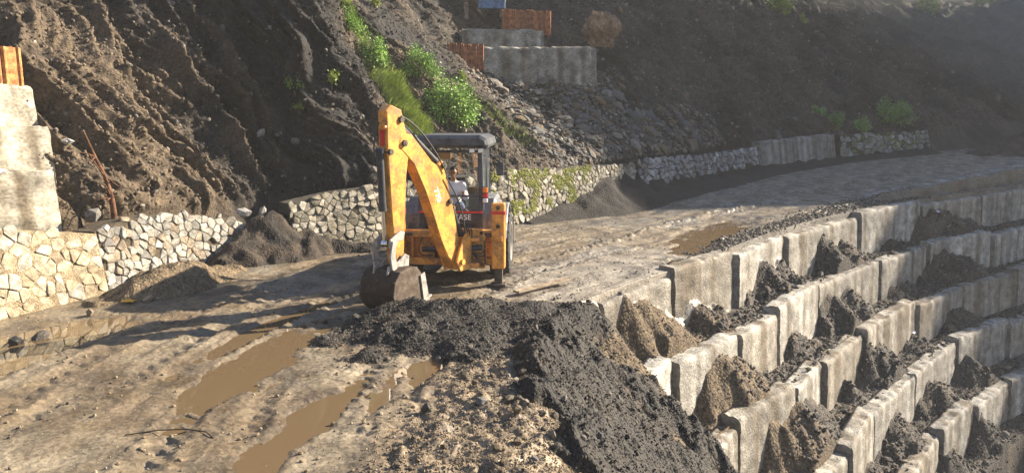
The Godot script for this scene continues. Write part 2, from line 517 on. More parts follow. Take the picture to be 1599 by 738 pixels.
var gr_p := PackedVector3Array()
var gr_c := PackedColorArray()
var gr_w := 0
var gr_split := 0
func build_ground() -> void:
	var es := PackedFloat32Array()
	var e := -11.5
	while e < 7.5:
		if gr_split == 0 and e > -0.02: gr_split = es.size()
		es.append(e)
		e += 0.07 if e < -8.6 else 0.034
	gr_w = es.size()
	var s := 3.5
	var dark := Color(0.062, 0.056, 0.05)
	var brown := Color(0.215, 0.162, 0.105)
	while s < 72.0:
		for j in gr_w:
			var q := at_edge(s, es[j])
			var y := ground_y(s, es[j], q.x, q.y)
			gr_p.append(Vector3(q.x, y, q.y))
			var b := n_big.get_noise_2d(q.x * 7.0, q.y * 7.0)
			var st := n_streak.get_noise_2d(es[j] * 30.0, s * 3.0)
			var fi := n_lump.get_noise_2d(q.x * 40.0, q.y * 40.0)
			var c: Color
			if es[j] < 0.0:
				c = Color(0.19, 0.145, 0.09).lerp(Color(0.29, 0.242, 0.168), clampf(0.5 + 0.9 * b + 0.7 * st + 0.25 * fi, 0.0, 1.0))
				var grey := smoothstep(-0.15, 0.35, b * 0.7 + st * 0.7 + 0.12 * fi) * smoothstep(10.5, 14.0, s)
				c = c.lerp(Color(0.165, 0.148, 0.122), grey * 0.9)
				c = c.lerp(Color(0.195, 0.15, 0.1), smoothstep(27.0, 34.0, s) * (0.5 + 0.5 * grey) * (1.0 - smoothstep(-4.2, -2.6, es[j])) * 0.8)
				var lines := n_streak.get_noise_2d(es[j] * 75.0, s * 0.9) * smoothstep(14.0, 20.0, s)
				c = c * (1.0 + 0.45 * lines)
				var soaked := smoothstep(0.02, 0.3, n_clod.get_noise_2d(q.x * 4.0 + 9.0, q.y * 4.0) + 0.3 * st)
				for p in PUDDLES:
					var ds: float = s - p[0]
					var de: float = es[j] - p[1] - ds * p[5]
					if absf(ds) < p[2] * 1.9 and absf(de) < p[3] * 2.4: soaked = maxf(soaked, smoothstep(-1.3, -0.2, 1.0 - pow(ds / p[2], 2.0) - pow(de / p[3], 2.0) + 0.8 * n_big.get_noise_2d(q.x * 22.0, q.y * 22.0) + 0.4 * fi))
				c = c.lerp(Color(0.13, 0.097, 0.06), 0.6 * soaked)
				var verge := smoothstep(-2.4, -1.3, es[j] + 0.55 * n_big.get_noise_2d(q.x * 14.0, q.y * 14.0) - 0.2 * (s - 7.0)) * (1.0 - smoothstep(9.2, 10.4, s))
				c = c.lerp(Color(0.28, 0.215, 0.135).lerp(Color(0.1, 0.08, 0.058), clampf(0.4 * fi + 0.7 * n_clod.get_noise_2d(q.x * 6.0, q.y * 6.0), 0.0, 0.8)), verge)
				c = c.lerp(Color(0.34, 0.31, 0.26), 0.75 * smoothstep(12.2, 13.2, s) * (1.0 - smoothstep(17.5, 19.5, s)) * smoothstep(-3.0, -1.3, es[j] + 0.8 * b))
				if s > 20.0: c = c.lerp(dark * 1.5, 0.75 * smoothstep(-1.5, -0.6, es[j] + 0.3 * b) * (1.0 - smoothstep(30.5, 31.5, s)))
			else:
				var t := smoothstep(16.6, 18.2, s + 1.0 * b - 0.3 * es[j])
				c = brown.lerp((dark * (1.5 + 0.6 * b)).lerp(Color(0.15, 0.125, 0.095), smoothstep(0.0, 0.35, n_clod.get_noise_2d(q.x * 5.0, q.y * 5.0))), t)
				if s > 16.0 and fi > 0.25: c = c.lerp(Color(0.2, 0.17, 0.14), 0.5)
			gr_c.append(c)
		s += maxf(0.026, 0.0044 * maxf(6.0, s - 1.0)) * (1.0 if s < 45.0 else 2.5)
	structure("road", grid_mesh(gr_p, gr_c, gr_w, true, 0, gr_split), mats.road)
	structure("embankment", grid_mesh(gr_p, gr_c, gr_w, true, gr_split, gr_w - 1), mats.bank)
	# far base sheet so that nothing is open below the slopes
	var b := MB.new()
	b.poly([Vector3(-40, -9.5, 15), Vector3(95, -9.5, 15), Vector3(95, -9.5, -95), Vector3(-40, -9.5, -95)], Vector3.UP)
	grainy("valley", "soil", 0.2, 0.0, 0.95, lin(0.1, 0.09, 0.07), false)
	structure("valley_floor", b.done(), mats.valley)

func build_puddles() -> void:
	for p in PUDDLES:
		var st := MB.new()
		var ring := []
		for i in 28:
			var a := TAU * i / 28.0
			var ds: float = cos(a) * p[2] * 1.45
			var q := at_edge(p[0] + ds, p[1] + ds * p[5] + sin(a) * p[3] * 1.6)
			ring.append(Vector3(q.x, road_level(p[0] - 1.0) - 0.028, q.y))
		var mid := at_edge(p[0], p[1])
		var c := Vector3(mid.x, road_level(p[0] - 1.0) - 0.028, mid.y)
		for i in 28: st.tri(c, ring[i], ring[(i + 1) % 28], Vector3.UP, Vector3.UP, Vector3.UP)
		structure("puddle", st.done(), mats.puddle)

# ---------------------------------------------------------------- the hillside: stations along its foot, each with a direction into the hill and setbacks at given heights
const HT := [-2.2, 0.0, 1.5, 3.0, 4.5, 6.0, 8.0, 10.0, 13.0, 17.0, 22.0]
const HS := [
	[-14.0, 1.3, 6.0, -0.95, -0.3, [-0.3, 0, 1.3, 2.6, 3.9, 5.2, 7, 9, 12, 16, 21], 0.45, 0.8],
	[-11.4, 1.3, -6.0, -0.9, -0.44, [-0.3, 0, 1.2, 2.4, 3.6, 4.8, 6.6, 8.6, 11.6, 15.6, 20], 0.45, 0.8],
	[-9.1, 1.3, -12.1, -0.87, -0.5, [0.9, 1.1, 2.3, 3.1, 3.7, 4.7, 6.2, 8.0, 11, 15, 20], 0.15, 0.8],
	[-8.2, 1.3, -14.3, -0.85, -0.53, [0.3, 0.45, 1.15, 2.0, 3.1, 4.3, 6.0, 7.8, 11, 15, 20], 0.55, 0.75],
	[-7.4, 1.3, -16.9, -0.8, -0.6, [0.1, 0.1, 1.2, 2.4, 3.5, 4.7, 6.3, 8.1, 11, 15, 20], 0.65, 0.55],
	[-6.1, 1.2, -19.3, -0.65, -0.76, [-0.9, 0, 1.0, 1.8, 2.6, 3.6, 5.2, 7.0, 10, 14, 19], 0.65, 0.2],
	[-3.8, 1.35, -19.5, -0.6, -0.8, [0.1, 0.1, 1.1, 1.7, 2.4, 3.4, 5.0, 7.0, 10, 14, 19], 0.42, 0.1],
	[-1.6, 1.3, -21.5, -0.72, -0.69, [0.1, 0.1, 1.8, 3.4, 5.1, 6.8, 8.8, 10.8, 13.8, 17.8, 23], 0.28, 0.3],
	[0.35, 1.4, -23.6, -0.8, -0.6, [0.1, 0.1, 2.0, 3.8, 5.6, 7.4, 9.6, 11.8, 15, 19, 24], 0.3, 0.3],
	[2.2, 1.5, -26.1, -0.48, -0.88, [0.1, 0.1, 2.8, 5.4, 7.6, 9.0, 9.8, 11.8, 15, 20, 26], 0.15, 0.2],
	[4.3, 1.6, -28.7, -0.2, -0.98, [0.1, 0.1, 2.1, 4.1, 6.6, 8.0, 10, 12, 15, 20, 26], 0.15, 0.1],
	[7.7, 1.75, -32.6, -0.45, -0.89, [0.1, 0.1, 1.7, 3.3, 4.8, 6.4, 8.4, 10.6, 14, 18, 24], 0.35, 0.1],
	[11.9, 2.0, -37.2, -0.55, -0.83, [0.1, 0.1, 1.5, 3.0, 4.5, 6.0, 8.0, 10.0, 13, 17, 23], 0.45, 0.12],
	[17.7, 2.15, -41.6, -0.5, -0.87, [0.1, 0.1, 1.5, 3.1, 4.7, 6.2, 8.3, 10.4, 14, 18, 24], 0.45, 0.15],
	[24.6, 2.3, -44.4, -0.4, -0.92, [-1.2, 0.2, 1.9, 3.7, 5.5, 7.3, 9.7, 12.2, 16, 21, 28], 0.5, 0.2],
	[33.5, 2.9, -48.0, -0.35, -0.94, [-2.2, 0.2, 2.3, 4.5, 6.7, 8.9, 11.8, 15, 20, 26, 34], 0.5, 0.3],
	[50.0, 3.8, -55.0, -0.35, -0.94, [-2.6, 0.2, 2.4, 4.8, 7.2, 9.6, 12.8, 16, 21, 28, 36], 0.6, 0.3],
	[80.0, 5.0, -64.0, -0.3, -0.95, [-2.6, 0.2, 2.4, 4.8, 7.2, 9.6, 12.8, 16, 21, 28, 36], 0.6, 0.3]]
var hill_p := PackedVector3Array()
var hill_c := PackedColorArray()
var hill_n := PackedVector3Array()
var hill_u := PackedVector2Array()
var hill_w := 0

func hill_base(us: float, t: float) -> Vector3:
	var i := clampi(int(us), 0, HS.size() - 2)
	var f := us - i
	var j := 0
	while j < HT.size() - 2 and t > HT[j + 1]: j += 1
	var g: float = (t - HT[j]) / (HT[j + 1] - HT[j])
	var q := []
	for k in range(i - 1, i + 3):
		var h: Array = HS[clampi(k, 0, HS.size() - 1)]
		var p: Array = h[5]
		var d := cubic_interpolate(p[j], p[j + 1], p[maxi(j - 1, 0)], p[mini(j + 2, HT.size() - 1)], g) if j > 0 else lerpf(p[0], p[1], g)
		q.append(Vector3(h[0] + h[3] * d, h[1] + t, h[2] + h[4] * d))
	return q[1].cubic_interpolate(q[2], q[0], q[3], f)

func build_hill() -> void:
	var cols := PackedFloat32Array()
	for i in HS.size() - 1:
		var a := Vector3(HS[i][0], 0, HS[i][2])
		var len := a.distance_to(Vector3(HS[i + 1][0], 0, HS[i + 1][2]))
		var cell_m := 0.05 if i >= 1 and i <= 9 else 0.085
		if i == 0 or i >= 15: cell_m = 0.5
		var k := int(len / cell_m)
		for j in k: cols.append(i + float(j) / k)
	hill_w = cols.size()
	var ts := PackedFloat32Array([-2.2, -1.5, -0.9, -0.4])
	var t := 0.0
	while t < 22.0:
		ts.append(t)
		t += 0.05 if t < 7.5 else (0.08 if t < 11.0 else 0.5)
	# arc length along the foot for the gully pattern
	var arc := PackedFloat32Array([0.0])
	for j in range(1, hill_w): arc.append(arc[j - 1] + hill_base(cols[j], 0.0).distance_to(hill_base(cols[j - 1], 0.0)))
	var base := PackedVector3Array()
	base.resize(ts.size() * hill_w)
	for i in ts.size():
		for j in hill_w:
			base[i * hill_w + j] = hill_base(cols[j], ts[i])
	for i in ts.size():
		for j in hill_w:
			var at := i * hill_w + j
			var b := base[at]
			var du := base[i * hill_w + mini(j + 4, hill_w - 1)] - base[i * hill_w + maxi(j - 4, 0)]
			var dv := base[mini(i + 4, ts.size() - 1) * hill_w + j] - base[maxi(i - 4, 0) * hill_w + j]
			var nn := dv.cross(du).normalized()
			if nn.y < 0.0: nn = -nn
			var us := cols[j]
			var k := int(us)
			var f := us - k
			var amp: float = lerpf(HS[k][6], HS[mini(k + 1, HS.size() - 1)][6], f)
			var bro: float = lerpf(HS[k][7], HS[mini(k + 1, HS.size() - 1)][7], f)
			var tt := ts[i]
			var cc := arc[j] + 0.45 * tt + 1.3 * n_big.get_noise_3d(b.x * 4.0, b.y * 4.0, b.z * 4.0)
			var ridge := n_ridge.get_noise_2d(cc * 13.0, tt * 2.7)          # long ribs running down the slope
			var rill := n_streak.get_noise_2d(cc * 30.0, tt * 3.0)
			var clod := n_clod.get_noise_3d(b.x * 5.0, b.y * 5.0, b.z * 5.0)
			var fine := n_lump.get_noise_3d(b.x * 34.0, b.y * 34.0, b.z * 34.0)
			var fade := smoothstep(-0.2, 1.4, tt)
			var near := smoothstep(-0.1, 0.35, tt)
			var d := 0.11 * near * n_clod.get_noise_3d(b.x * 2.2, b.y * 2.2, b.z * 2.2 + 50.0) + amp * (1.15 * ridge * (0.25 + 0.75 * fade) + 0.5 * rill * (0.4 + 0.6 * fade)) + near * (0.22 * clod + 0.11 * fine)
			d += 0.09 * near * n_fine.get_noise_2d(cc * 62.0, tt * 5.0) * smoothstep(3.6, 4.6, us) * (1.0 - smoothstep(8.4, 9.0, us))
			# fans of loose soil at the foot
			d += 0.3 * (1.0 - fade) * near * maxf(0.0, n_big.get_noise_2d(cc * 9.0, 300.0) + 0.2)
			d *= smoothstep(-0.6, 0.1, tt)
			# beds of slate sticking out on the far right
			if us > 10.0: d += 0.05 * smoothstep(10.0, 11.5, us) * signf(n_clod.get_noise_3d(b.x * 3.0, b.y * 16.0 + b.x * 6.0, b.z * 3.0)) * near
			hill_p.append(b + nn * d)
			hill_n.append(nn)
			hill_u.append(Vector2(us, tt))
			var patch := n_big.get_noise_3d(b.x * 5.0 + 90.0, b.y * 5.0, b.z * 5.0)
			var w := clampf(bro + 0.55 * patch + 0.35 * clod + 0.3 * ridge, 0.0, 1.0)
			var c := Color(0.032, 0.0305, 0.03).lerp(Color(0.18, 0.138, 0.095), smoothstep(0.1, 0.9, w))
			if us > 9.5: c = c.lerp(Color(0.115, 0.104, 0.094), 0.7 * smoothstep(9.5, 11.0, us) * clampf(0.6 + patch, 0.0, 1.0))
			if us > 13.5 and tt > 6.0: c = c.lerp(Color(0.11, 0.105, 0.05), 0.65 * smoothstep(13.5, 15.0, us) * smoothstep(6.0, 9.5, tt + 3.0 * patch))
			c = c * (0.88 + 0.45 * clampf(fine, -0.5, 0.6))
			c.a = 1.0
			hill_c.append(c)
	structure("hillside", grid_mesh(hill_p, hill_c, hill_w, false), mats.hill)

func hill_at(us: float, t: float) -> int:
	# index of the hillside point nearest to station us and height t above the foot
	var lo := 0
	var hi := hill_w - 1
	while hi - lo > 1:
		var m := (lo + hi) / 2
		if hill_u[m].x > us: hi = m
		else: lo = m
	var r := 0
	while r < hill_p.size() / hill_w - 1 and hill_u[r * hill_w + lo].y < t: r += 1
	return r * hill_w + lo

# the shoulder across the valley that keeps the morning sun off the far bend
func build_shoulder() -> void:
	var p := PackedVector3Array()
	var c := PackedColorArray()
	var w := 60
	for i in 40:
		for j in w:
			var a := -10.0 - j * 1.0          # metres to the far side, across the sun's direction
			var v := float(i) / 39.0
			var crest := 75.0 * SUN_TAN + shoulder_top(a)
			var along := 75.0 - 14.0 * (1.0 - v) - 3.0 * sin(a * 0.21) * (1.0 - v)
			var y := lerpf(-9.0, crest, pow(v, 0.85)) + (3.5 * n_clod.get_noise_2d(a * 3.0, v * 90.0)) * (1.0 - v)
			var h := SUN_H * along + Vector2(-SUN_H.y, SUN_H.x) * a
			p.append(Vector3(h.x, y, h.y))
			c.append(Color(0.11, 0.11, 0.06).lerp(Color(0.09, 0.08, 0.07), clampf(0.5 + n_big.get_noise_2d(a * 5.0, v * 60.0), 0.0, 1.0)))
	# the back of the ridge
	for i in 8:
		for j in w:
			var q := p[39 * w + j]
			p.append(Vector3(q.x + SUN_H.x * 6.0 * (i + 1), q.y - 6.0 * (i + 1), q.z + SUN_H.y * 6.0 * (i + 1)))
			c.append(Color(0.1, 0.1, 0.06))
	structure("mountain", grid_mesh(p, c, w, true), mats.hill)

func shoulder_top(a: float) -> float:
	# height of the ridge line above the sun ray through the origin, by distance across the sun's direction
	var x := -a
	if x < 15.5: return -16.0 - (15.5 - x) * 1.2
	if x < 21.0: return lerpf(-14.0, -8.0, (x - 15.5) / 5.5)
	if x < 27.0: return lerpf(-8.0, -3.0, (x - 21.0) / 6.0)
	if x < 33.0: return lerpf(-3.0, 2.0, (x - 27.0) / 6.0)
	if x < 36.5: return lerpf(2.0, 0.0, (x - 33.0) / 3.5)
	if x < 43.0: return lerpf(0.0, -20.0, (x - 36.5) / 6.5)
	return -20.0 - (x - 43.0) * 0.5
const SUN_H := Vector2(0.914, -0.407)
const SUN_TAN := 0.51

# ---------------------------------------------------------------- masonry
# a front line on the ground with a height of the foot and of the top at each point; positions are l metres along, h up, d outward
class Line:
	var p: Array[Vector3] = []          # Vector3 foot points
	var top: Array[float] = []        # top heights (world y)
	var lean := 0.1
	var acc: Array[float] = [0.0]
	func setup(pts: Array, lean_ := 0.1) -> void:
		lean = lean_
		for q in pts:
			p.append(Vector3(q[0], q[1], q[2])); top.append(q[3])
		for i in range(1, p.size()):
			acc.append(acc[i - 1] + Vector2(p[i].x - p[i - 1].x, p[i].z - p[i - 1].z).length())
	func seg(l: float) -> int:
		var i := 0
		while i < p.size() - 2 and l > acc[i + 1]: i += 1
		return i
	func top_at(l: float) -> float:
		var i := seg(l)
		return lerpf(top[i], top[i + 1], clampf((l - acc[i]) / (acc[i + 1] - acc[i]), 0.0, 1.0))
	func foot_at(l: float) -> float:
		var i := seg(l)
		return lerpf(p[i].y, p[i + 1].y, clampf((l - acc[i]) / (acc[i + 1] - acc[i]), 0.0, 1.0))
	func out_at(l: float) -> Vector3:
		var i := seg(l)
		var mid := (acc[i] + acc[i + 1]) * 0.5
		var a := dirn(i)
		var j := clampi(i + (1 if l > mid else -1), 0, p.size() - 2)
		if j != i:
			var f := clampf(1.0 - minf(absf(l - acc[i + 1] if l > mid else l - acc[i]), 0.6) / 0.6, 0.0, 1.0) * 0.5
			a = a.lerp(dirn(j), f)
		return a.normalized()
	func dirn(i: int) -> Vector3:
		var t: Vector3 = p[i + 1] - p[i]
		return Vector3(-t.z, 0, t.x).normalized()
	func at(l: float, h: float, d: float) -> Vector3:
		var i := seg(l)
		var f: float = (l - acc[i]) / (acc[i + 1] - acc[i])
		var q: Vector3 = p[i].lerp(p[i + 1], f)
		return q + Vector3.UP * h + out_at(l) * (d - lean * h)

func clip_half(poly: PackedVector2Array, a: Vector2, b: Vector2) -> PackedVector2Array:
	# keep what is nearer to a than to b
	var m := (a + b) * 0.5
	var d := b - a
	var out := PackedVector2Array()
	var k := poly.size()
	for i in k:
		var p := poly[i]
		var q := poly[(i + 1) % k]
		var fp := (p - m).dot(d)
		var fq := (q - m).dot(d)
		if fp <= 0.0: out.append(p)
		if (fp < 0.0 and fq > 0.0) or (fp > 0.0 and fq < 0.0): out.append(p.lerp(q, fp / (fp - fq)))
	return out

func stone_wall(called: String, label: String, line: Line, sx: float, sy: float, joint: float, proud: float, tones: Array, mortar: Color, thick := 0.4, most := 300, lo := 0.0, drop := 0.0, hid0 := 0.0, hid1 := 0.0) -> Node3D:
	var w := thing(called, label, "wall", line.p[0])
	var o: Vector3 = line.p[0]
	# core
	var L: float = line.acc[-1]
	var core := MB.new()
	core.colored = true
	core.col = mortar
	var n := int(L / 0.25) + 1
	for i in n:
		var l0 := L * i / n
		var l1 := L * (i + 1) / n
		var h0 := line.top_at(l0) - line.foot_at(l0)
		var h1 := line.top_at(l1) - line.foot_at(l1)
		var a0 := line.at(l0, -0.3, 0) - o
		var a1 := line.at(l1, -0.3, 0) - o
		var b0 := line.at(l0, h0, 0) - o
		var b1 := line.at(l1, h1, 0) - o
		var back := -line.out_at(l0) * thick
		var back1 := -line.out_at(l1) * thick
		core.poly([a0, a1, b1, b0], line.out_at(l0))
		core.poly([b0, b1, b1 + back1, b0 + back], Vector3.UP)
		if i == 0: core.poly([a0, b0, b0 + back, a0 + back], line.at(0, 0, 0) - line.at(1, 0, 0))
		if i == n - 1: core.poly([a1, b1, b1 + back1, a1 + back1], line.at(1, 0, 0) - line.at(0, 0, 0))
	mk("core", core.done(), mats.mortar, w)
	# stones: cells of a jittered bond
	var seeds := []
	var rows := int(2.2 / sy)
	for r in range(-1, rows + 1):
		var x := -sx + rng.randf() * sx
		while x < L + sx:
			seeds.append(Vector2(x + rng.randf_range(-0.25, 0.25) * sx, (r + 0.5) * sy + rng.randf_range(-0.42, 0.42) * sy))
			x += sx * rng.randf_range(0.5, 1.55)
	var made := 0
	var rest := MB.new()
	rest.colored = true
	for i in seeds.size():
		var c: Vector2 = seeds[i]
		if c.x < 0.0 or c.x > L: continue
		var hh := line.top_at(c.x) - line.foot_at(c.x)
		if c.y > hh + sy * 0.2 or c.y < lo: continue
		if drop > 0.0 and rng.randf() < drop: continue
		var poly := PackedVector2Array([Vector2(c.x - sx, c.y - sy), Vector2(c.x + sx, c.y - sy), Vector2(c.x + sx, c.y + sy), Vector2(c.x - sx, c.y + sy)])
		for q in seeds:
			if q != c and absf(q.x - c.x) < sx * 2.2 and absf(q.y - c.y) < sy * 2.2:
				poly = clip_half(poly, c, q)
				if poly.size() < 3: break
		if poly.size() < 3: continue
		var mid := Vector2.ZERO
		for q in poly: mid += q
		mid /= poly.size()
		var ring := PackedVector2Array()
		for k in poly.size():
			var q := poly[k]
			q.x = clampf(q.x, 0.0, L)
			q.y = minf(q.y, hh + 0.5 * sy)
			var j: float = joint * rng.randf_range(0.7, 1.9)
			ring.append(q - (q - mid).normalized() * minf(j, (q - mid).length() * 0.4))
		# cut long edges' corners for a rounder stone
		var rr := PackedVector2Array()
		for k in ring.size():
			var q := ring[k]
			var pv := ring[(k + ring.size() - 1) % ring.size()]
			var nx := ring[(k + 1) % ring.size()]
			rr.append(q.lerp(pv, rng.randf_range(0.02, 0.14)))
			rr.append(q.lerp(nx, rng.randf_range(0.02, 0.14)))
		var b := MB.new()
		b.colored = true
		var far: bool = made >= most or (c.x > hid0 and c.x < hid1)
		if far: b = rest
		var tone: Color = tones[rng.randi() % tones.size()]
		tone = tone * rng.randf_range(0.75, 1.18)
		tone.a = 1.0
		b.col = tone
		var pr: float = proud * rng.randf_range(0.3, 1.5)
		var tilt := Vector2(rng.randf_range(-0.16, 0.16), rng.randf_range(-0.22, 0.14))
		var outer := []
		var edge := []
		var inner := []
		var kk := rr.size()
		for k in kk:
			var q := rr[k]
			var r := q - mid
			outer.append(line.at(clampf(q.x, 0, L), q.y, -0.03) - o)
			edge.append(line.at(clampf(q.x, 0, L), q.y, pr * 0.6 + r.dot(tilt)) - o)
			var iq := mid + r * rng.randf_range(0.76, 0.94)
			inner.append(line.at(clampf(iq.x, 0, L), iq.y, pr * rng.randf_range(0.9, 1.1) + (iq - mid).dot(tilt)) - o)
		var nn := line.out_at(mid.x)
		var ctr := line.at(mid.x, mid.y, pr * rng.randf_range(0.95, 1.2)) - o
		for k in kk:
			var k2 := (k + 1) % kk
			var side: Vector3 = (outer[k] + outer[k2]) * 0.5 - (line.at(mid.x, mid.y, -0.06) - o)
			b.poly([outer[k], outer[k2], edge[k2], edge[k]], side)
			b.poly([edge[k], edge[k2], inner[k2]], nn + side * 0.5)
			b.poly([edge[k], inner[k2], inner[k]], nn + side * 0.5)
			b.poly([inner[k], inner[k2], ctr], nn)
		if far: continue
		mk("stone", b.done(), mats.masonry, w)
		made += 1
	if rest.v.size() > 0: mk("stones", rest.done(), mats.masonry, w).set_meta("kind", "stuff")
	return w

# soft tufts of moss growing in the joints of a wall
func moss_on(w: Node3D, line: Line, l0: float, l1: float, count: int) -> void:
	var b := MB.new()
	b.colored = true
	for i in count:
		var l := rng.randf_range(l0, l1)
		var hh := line.top_at(l) - line.foot_at(l)
		var h := hh * rng.randf_range(0.2, 1.02)
		if n_clod.get_noise_2d(l * 9.0, h * 9.0) < 0.02: continue
		var c := line.at(l, h, 0.045) - line.p[0]
		var nn := line.out_at(l)
		var t := Vector3.UP.cross(nn)
		b.col = Color(0.21, 0.21, 0.03).lerp(Color(0.09, 0.105, 0.025), rng.randf())
		for k in 5:
			var a := rng.randf() * TAU
			var q := c + t * rng.randf_range(-0.07, 0.07) + Vector3.UP * rng.randf_range(-0.05, 0.05)
			var r := rng.randf_range(0.02, 0.055)
			var u := (t * cos(a) + Vector3.UP * sin(a)) * r
			var v := (t * -sin(a) + Vector3.UP * cos(a)) * r
			var tip := q + nn * rng.randf_range(0.01, 0.03)
			b.poly([q + u, q + v, tip], u + v + nn)
			b.poly([q + v, q - u, tip], v - u + nn)
			b.poly([q - u, q - v, tip], -u - v + nn)
			b.poly([q - v, q + u, tip], u - v + nn)
	var m := mk("moss", b.done(), mats.moss, w)
	m.set_meta("kind", "stuff")
	m.set_meta("label", "yellow green moss in the joints")

# a cast concrete wall or block: straight front from a to b (feet), front face broken up a little
func cast_block(called: String, label: String, category: String, group: String, a: Vector3, b: Vector3, h0: float, h1: float, thick: float, lean: float, tone: Color, sd: int, chip := 0.03, below := 0.25, boards := 0.0) -> MeshInstance3D:
	var L := a.distance_to(b)
	var t := (b - a) / L
	var out := Vector3(-t.z, 0, t.x).normalized()
	var nx := maxi(8, int(L / 0.09))
	var ny := maxi(6, int((maxf(h0, h1) + below) / 0.09))
	var p := PackedVector3Array()
	var c := PackedColorArray()
	# rows run over the front from the bottom, across the top and down the back
	var rows := []
	for i in ny + 1: rows.append([float(i) / ny, 0.0])
	for i in range(1, 6): rows.append([1.0, i / 5.0])
	rows.append([0.0, 1.0])
	for r in rows:
		for j in nx + 1:
			var f := float(j) / nx
			var h := lerpf(h0, h1, f)
			var y: float = lerpf(-below, h, r[0])
			var x := f * L
			var ns := n_lump.get_noise_3d(x * 20.0 + sd * 31.0, y * 20.0, r[1] * 9.0)
			var nb := n_big.get_noise_2d(x * 16.0 + sd * 57.0, y * 5.0)
			var d: float = -lean * y - r[1] * thick + (0.02 * ns - 0.05 * maxf(0.0, n_clod.get_noise_2d(x * 11.0 + sd * 71.0, y * 11.0) - 0.25) if r[1] == 0.0 else 0.0)
			if boards > 0.0 and r[1] == 0.0 and fposmod(x, boards) < 0.05: d -= 0.012
			if r[0] >= 1.0:
				y += 0.03 * ns - chip * maxf(0.0, n_clod.get_noise_2d(x * 14.0 + sd * 13.0, r[1] * 8.0)) * 2.0
				if r[1] == 0.0: d -= 0.02 + chip * 0.8 * absf(n_clod.get_noise_2d(x * 20.0 + sd * 11.0, 3.0))
			if j == 0 or j == nx: x += (0.012 if j == 0 else -0.012) if (r[0] >= 1.0 or r[0] == 0.0) else 0.02 * ns
			p.append(t * x + Vector3.UP * y + out * d)
			# runs of lime and of mud washed down the face
			var run := n_streak.get_noise_2d(x * 34.0 + sd * 91.0, y * 2.5)
			var q := tone * (0.92 + 0.35 * nb + 0.2 * ns)
			q = q.lerp(tone * 1.55, clampf((run - 0.22) * 2.0, 0.0, 0.7))
			q = q.lerp(Color(0.17, 0.13, 0.085), clampf((-run - 0.08) * 2.4 + 0.35 * nb, 0.0, 0.8))
			q.a = 1.0
			c.append(q)
	var m := grid_mesh(p, c, nx + 1, true)
	# ends
	var e := MB.new()
	e.colored = true
	e.col = tone * 0.9
	e.col.a = 1.0
	for j in [0, nx]:
		var ring := []
		for i in rows.size(): ring.append(p[i * (nx + 1) + j])
		var mid := (ring[0] + ring[ny] + ring[ny + 5] + ring[-1]) * 0.25 as Vector3
		for i in ring.size(): e.poly([ring[i], ring[(i + 1) % ring.size()], mid], t * (1.0 if j == nx else -1.0))
	var arr := []
	arr.resize(Mesh.ARRAY_MAX)
	arr[Mesh.ARRAY_VERTEX] = e.v; arr[Mesh.ARRAY_NORMAL] = e.n; arr[Mesh.ARRAY_COLOR] = e.c
	m.add_surface_from_arrays(Mesh.PRIMITIVE_TRIANGLES, arr)
	var o := mk(called, m, mats.concrete if called == "concrete_block" or called == "kerb_slab" else mats.cast_smooth)
	o.position = a
	tag(o, label, category, group)
	return o

const ROW_WORDS := ["top row along the road edge", "second row down from the road", "third row down from the road", "fourth row down from the road", "lowest row at the bottom right"]
const ORDER := ["first", "second", "third", "fourth", "fifth", "sixth", "seventh", "eighth", "ninth", "tenth"]
const JOINTS := [
	[11.2, 13.4, 16.4, 19.3, 22.9, 28.0, 32.7, 37.2, 42.0, 47.0],
	[12.2, 14.6, 17.3, 19.5, 22.9, 27.7, 31.6, 36.0, 41.0, 46.0],
	[13.0, 15.6, 18.3, 20.4, 23.6, 28.1, 32.0, 36.0, 40.5, 45.0],
	[14.0, 16.4, 18.6, 21.2, 25.1, 29.4, 33.5, 37.5, 42.0],
	[16.0, 18.4, 21.0, 24.4, 27.6, 31.0, 34.5, 38.5, 42.0]]
const CON := Color(0.43, 0.42, 0.395)

func build_blocks() -> void:
	for k in JOINTS.size():
		var js: Array = JOINTS[k]
		for i in js.size() - 1:
			var s0: float = js[i] + 0.07
			var s1: float = js[i + 1] - 0.07
			var skew := 0.03 + 0.05 * sin(i * 2.7 + k)
			var off := 0.07 * sin(i * 5.3 + k * 3.1)
			var a2 := at_edge(s0, k * 1.0 + skew + off)
			var b2 := at_edge(s1, k * 1.0 - skew + off)
			var ya := block_level(s0) - STEP * k
			var yb := block_level(s1) - STEP * k
			var foot := minf(ya, yb) - STEP
			var dy := 0.1 * sin(i * 4.1 + k * 2.0) - 0.02
			cast_block("concrete_block", "%s concrete block from the gravel heap in the %s" % [ORDER[i], ROW_WORDS[k]], "concrete block", "stepped concrete blocks below the road edge",
				Vector3(a2.x, foot, a2.y), Vector3(b2.x, foot, b2.y), ya - foot + dy, yb - foot + dy, 0.42, 0.05, CON.lerp(Color(0.37, 0.325, 0.26), 0.5 * rng.randf()) * (0.82 + 0.32 * rng.randf()), k * 40 + i + 7, 0.05, 0.55, 0.0 if (i + k) % 2 else 0.62)
	# raised kerb slab further up the road
	for i in 3:
		var s0: float = [31.3, 35.4, 39.8][i]
		var s1: float = [35.3, 39.7, 45.5][i]
		var a2 := at_edge(s0, -1.45)
		var b2 := at_edge(s1, -1.45)
		var f := block_level(s0) - 0.1
		cast_block("kerb_slab", ["low concrete kerb slab where the pale road edge begins to rise", "middle length of raised concrete kerb slab along the far road edge", "farthest raised concrete kerb slab at the right of the picture"][i], "kerb", "raised kerb slabs",
			Vector3(a2.x, f, a2.y), Vector3(b2.x, f, b2.y), road_level(s0) - f + 0.02, road_level(s1) - f + 0.02, 0.5, 0.12, CON * 0.95, 300 + i, 0.05, 0.3)

